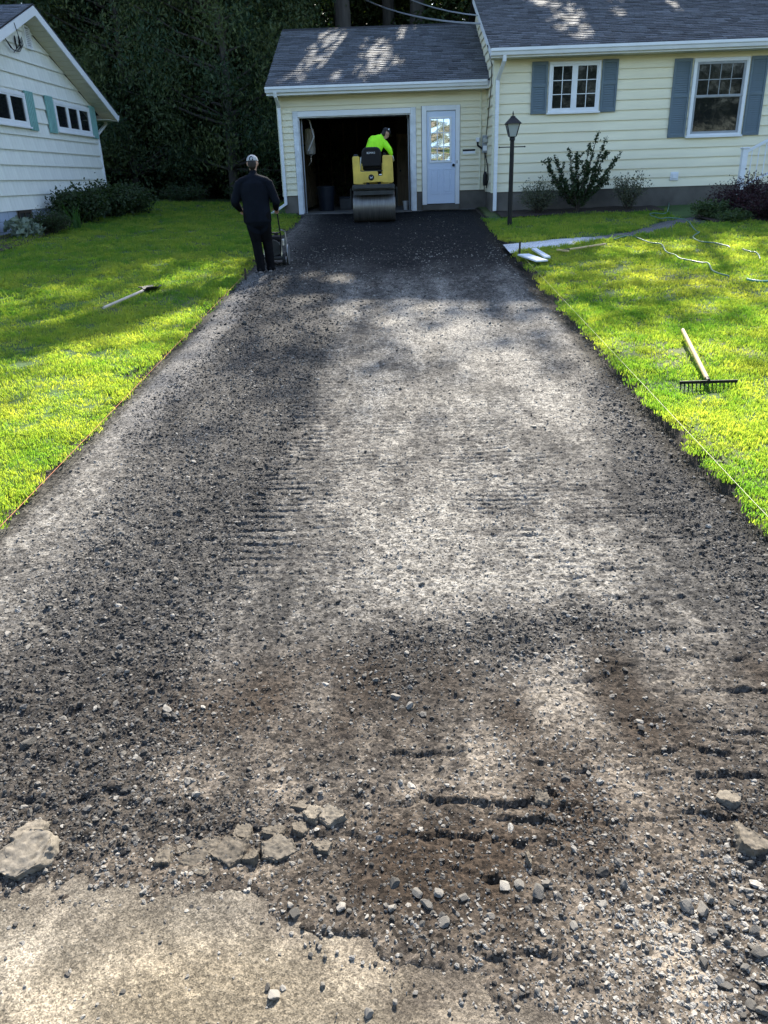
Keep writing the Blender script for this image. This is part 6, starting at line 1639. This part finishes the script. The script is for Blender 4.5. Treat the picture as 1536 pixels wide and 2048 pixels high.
# slabs of broken asphalt
def slab(px, py, wpx, hpx, thick, seed, label, group=None, rot=0, tilt=(0, 0), m='asphalt_piece', lift=.0, poly=None):
    p = at_ground(px, py); D = math.sqrt(p[0]**2 + p[1]**2 + (ZC - p[2])**2); sx = wpx*D/F_PX/2; sy = hpx*D/F_PX/2*D/(ZC - p[2])
    rg = np.random.default_rng(seed); bm = bmesh.new(); bmesh.ops.create_icosphere(bm, subdivisions=5, radius=1)
    k = rg.integers(5, 8); ca = np.linspace(0, 6.283, k + 1)[:-1] + rg.uniform(-.35, .35, k) + rg.uniform(0, 6); dd = rg.uniform(.62, .92, k); tl = rg.normal(0, .10, 2)
    V = np.array([v.co for v in bm.verts])*1.35
    for _ in range(2):
        for a, d in zip(ca, dd):
            n_ = np.array([math.cos(a), math.sin(a), rg.uniform(-.05, .22)]); n_ /= np.linalg.norm(n_); e = V @ n_ - d; V = V - np.clip(e, 0, None)[:, None]*n_
        n_ = np.array([tl[0], tl[1], 1.0]); e = V @ n_ - .52; V = V - np.clip(e, 0, None)[:, None]*np.array([0, 0, 1.0])
    nz = fbm(V[:, 0]*3.1 + seed, V[:, 1]*3.1 + V[:, 2]*2.3, seed, 4) - .5; n2 = fbm(V[:, 0]*11 + seed, V[:, 1]*11 + V[:, 2]*9, seed + 3, 2) - .5
    nr = np.linalg.norm(V, axis=1)[:, None]; n3 = fbm(V[:, 0]*26 + seed, V[:, 1]*26 + V[:, 2]*20, seed + 5, 2) - .5; V = V*(1 + (.25*nz + .12*n2 + .06*n3)[:, None]) + np.array([0, 0, 1])*((.09*n2 + .09*n3)[:, None])
    for v, c in zip(bm.verts, V): v.co = (c[0]*sx, c[1]*sy, c[2]*thick*1.15)
    me = bpy.data.meshes.new('asphalt_slab'); bm.to_mesh(me); bm.free(); me.polygons.foreach_set('use_smooth', np.ones(len(me.polygons), dtype=bool)); me.materials.append(MATS[m])
    o = link('asphalt_slab', me, None, None, (p[0], p[1], float(G(p[1])) - .012 + lift)); o.rotation_euler = (tilt[0], tilt[1], rot)
    return tag(o, label, 'rubble', group)
slab(62, 1715, 124, 76, .065, 7, 'large tilted slab of broken pavement beside the dark rubble', rot=.25, tilt=(.10, -.08), lift=.012)
slab(60, 1670, 80, 40, .05, 12, 'dark broken lump behind the large tilted slab', rot=.3, lift=.005)
CL = 'cracked piece of asphalt in the broken cluster at the edge of the drive'
for i, (px, py, w, h, th) in enumerate([(332, 1714, 42, 40, .05), (392, 1722, 66, 34, .042), (420, 1696, 62, 34, .045), (405, 1744, 56, 26, .04), (464, 1708, 68, 48, .055), (504, 1716, 32, 32, .05), (560, 1700, 88, 46, .055), (552, 1668, 60, 26, .05), (486, 1668, 46, 34, .05), (600, 1662, 40, 30, .05), (662, 1638, 66, 42, .055), (624, 1630, 44, 36, .05), (650, 1695, 40, 26, .045), (362, 1700, 36, 20, .035)]):
    slab(px, py, w, h, th, 30 + i, CL, 'cracked asphalt pieces', rot=random.Random(i).uniform(-.3, .3), tilt=(random.Random(i + 50).uniform(-.1, .1), random.Random(i + 90).uniform(-.1, .1)))
slab(1500, 1690, 62, 50, .06, 60, 'brown broken lump at the right side of the drive', rot=.5, tilt=(.1, .2))
slab(1460, 1600, 60, 30, .04, 61, 'dark torn slab edge at the right side of the drive', rot=.1, tilt=(-.15, .05))
slab(1056, 1722, 12, 26, .045, 62, 'small upright dark chip standing in the middle of the torn ledges', rot=.1, lift=.01)
slab(1085, 1600, 34, 30, .05, 63, 'dark lump at the end of the long torn ledge', rot=.7)
slab(820, 1415, 26, 18, .03, 64, 'small dark lump in the brown smear', rot=.2)
slab(600, 1610, 60, 26, .03, 65, 'low crumbled asphalt lump behind the cracked pieces', rot=.2)
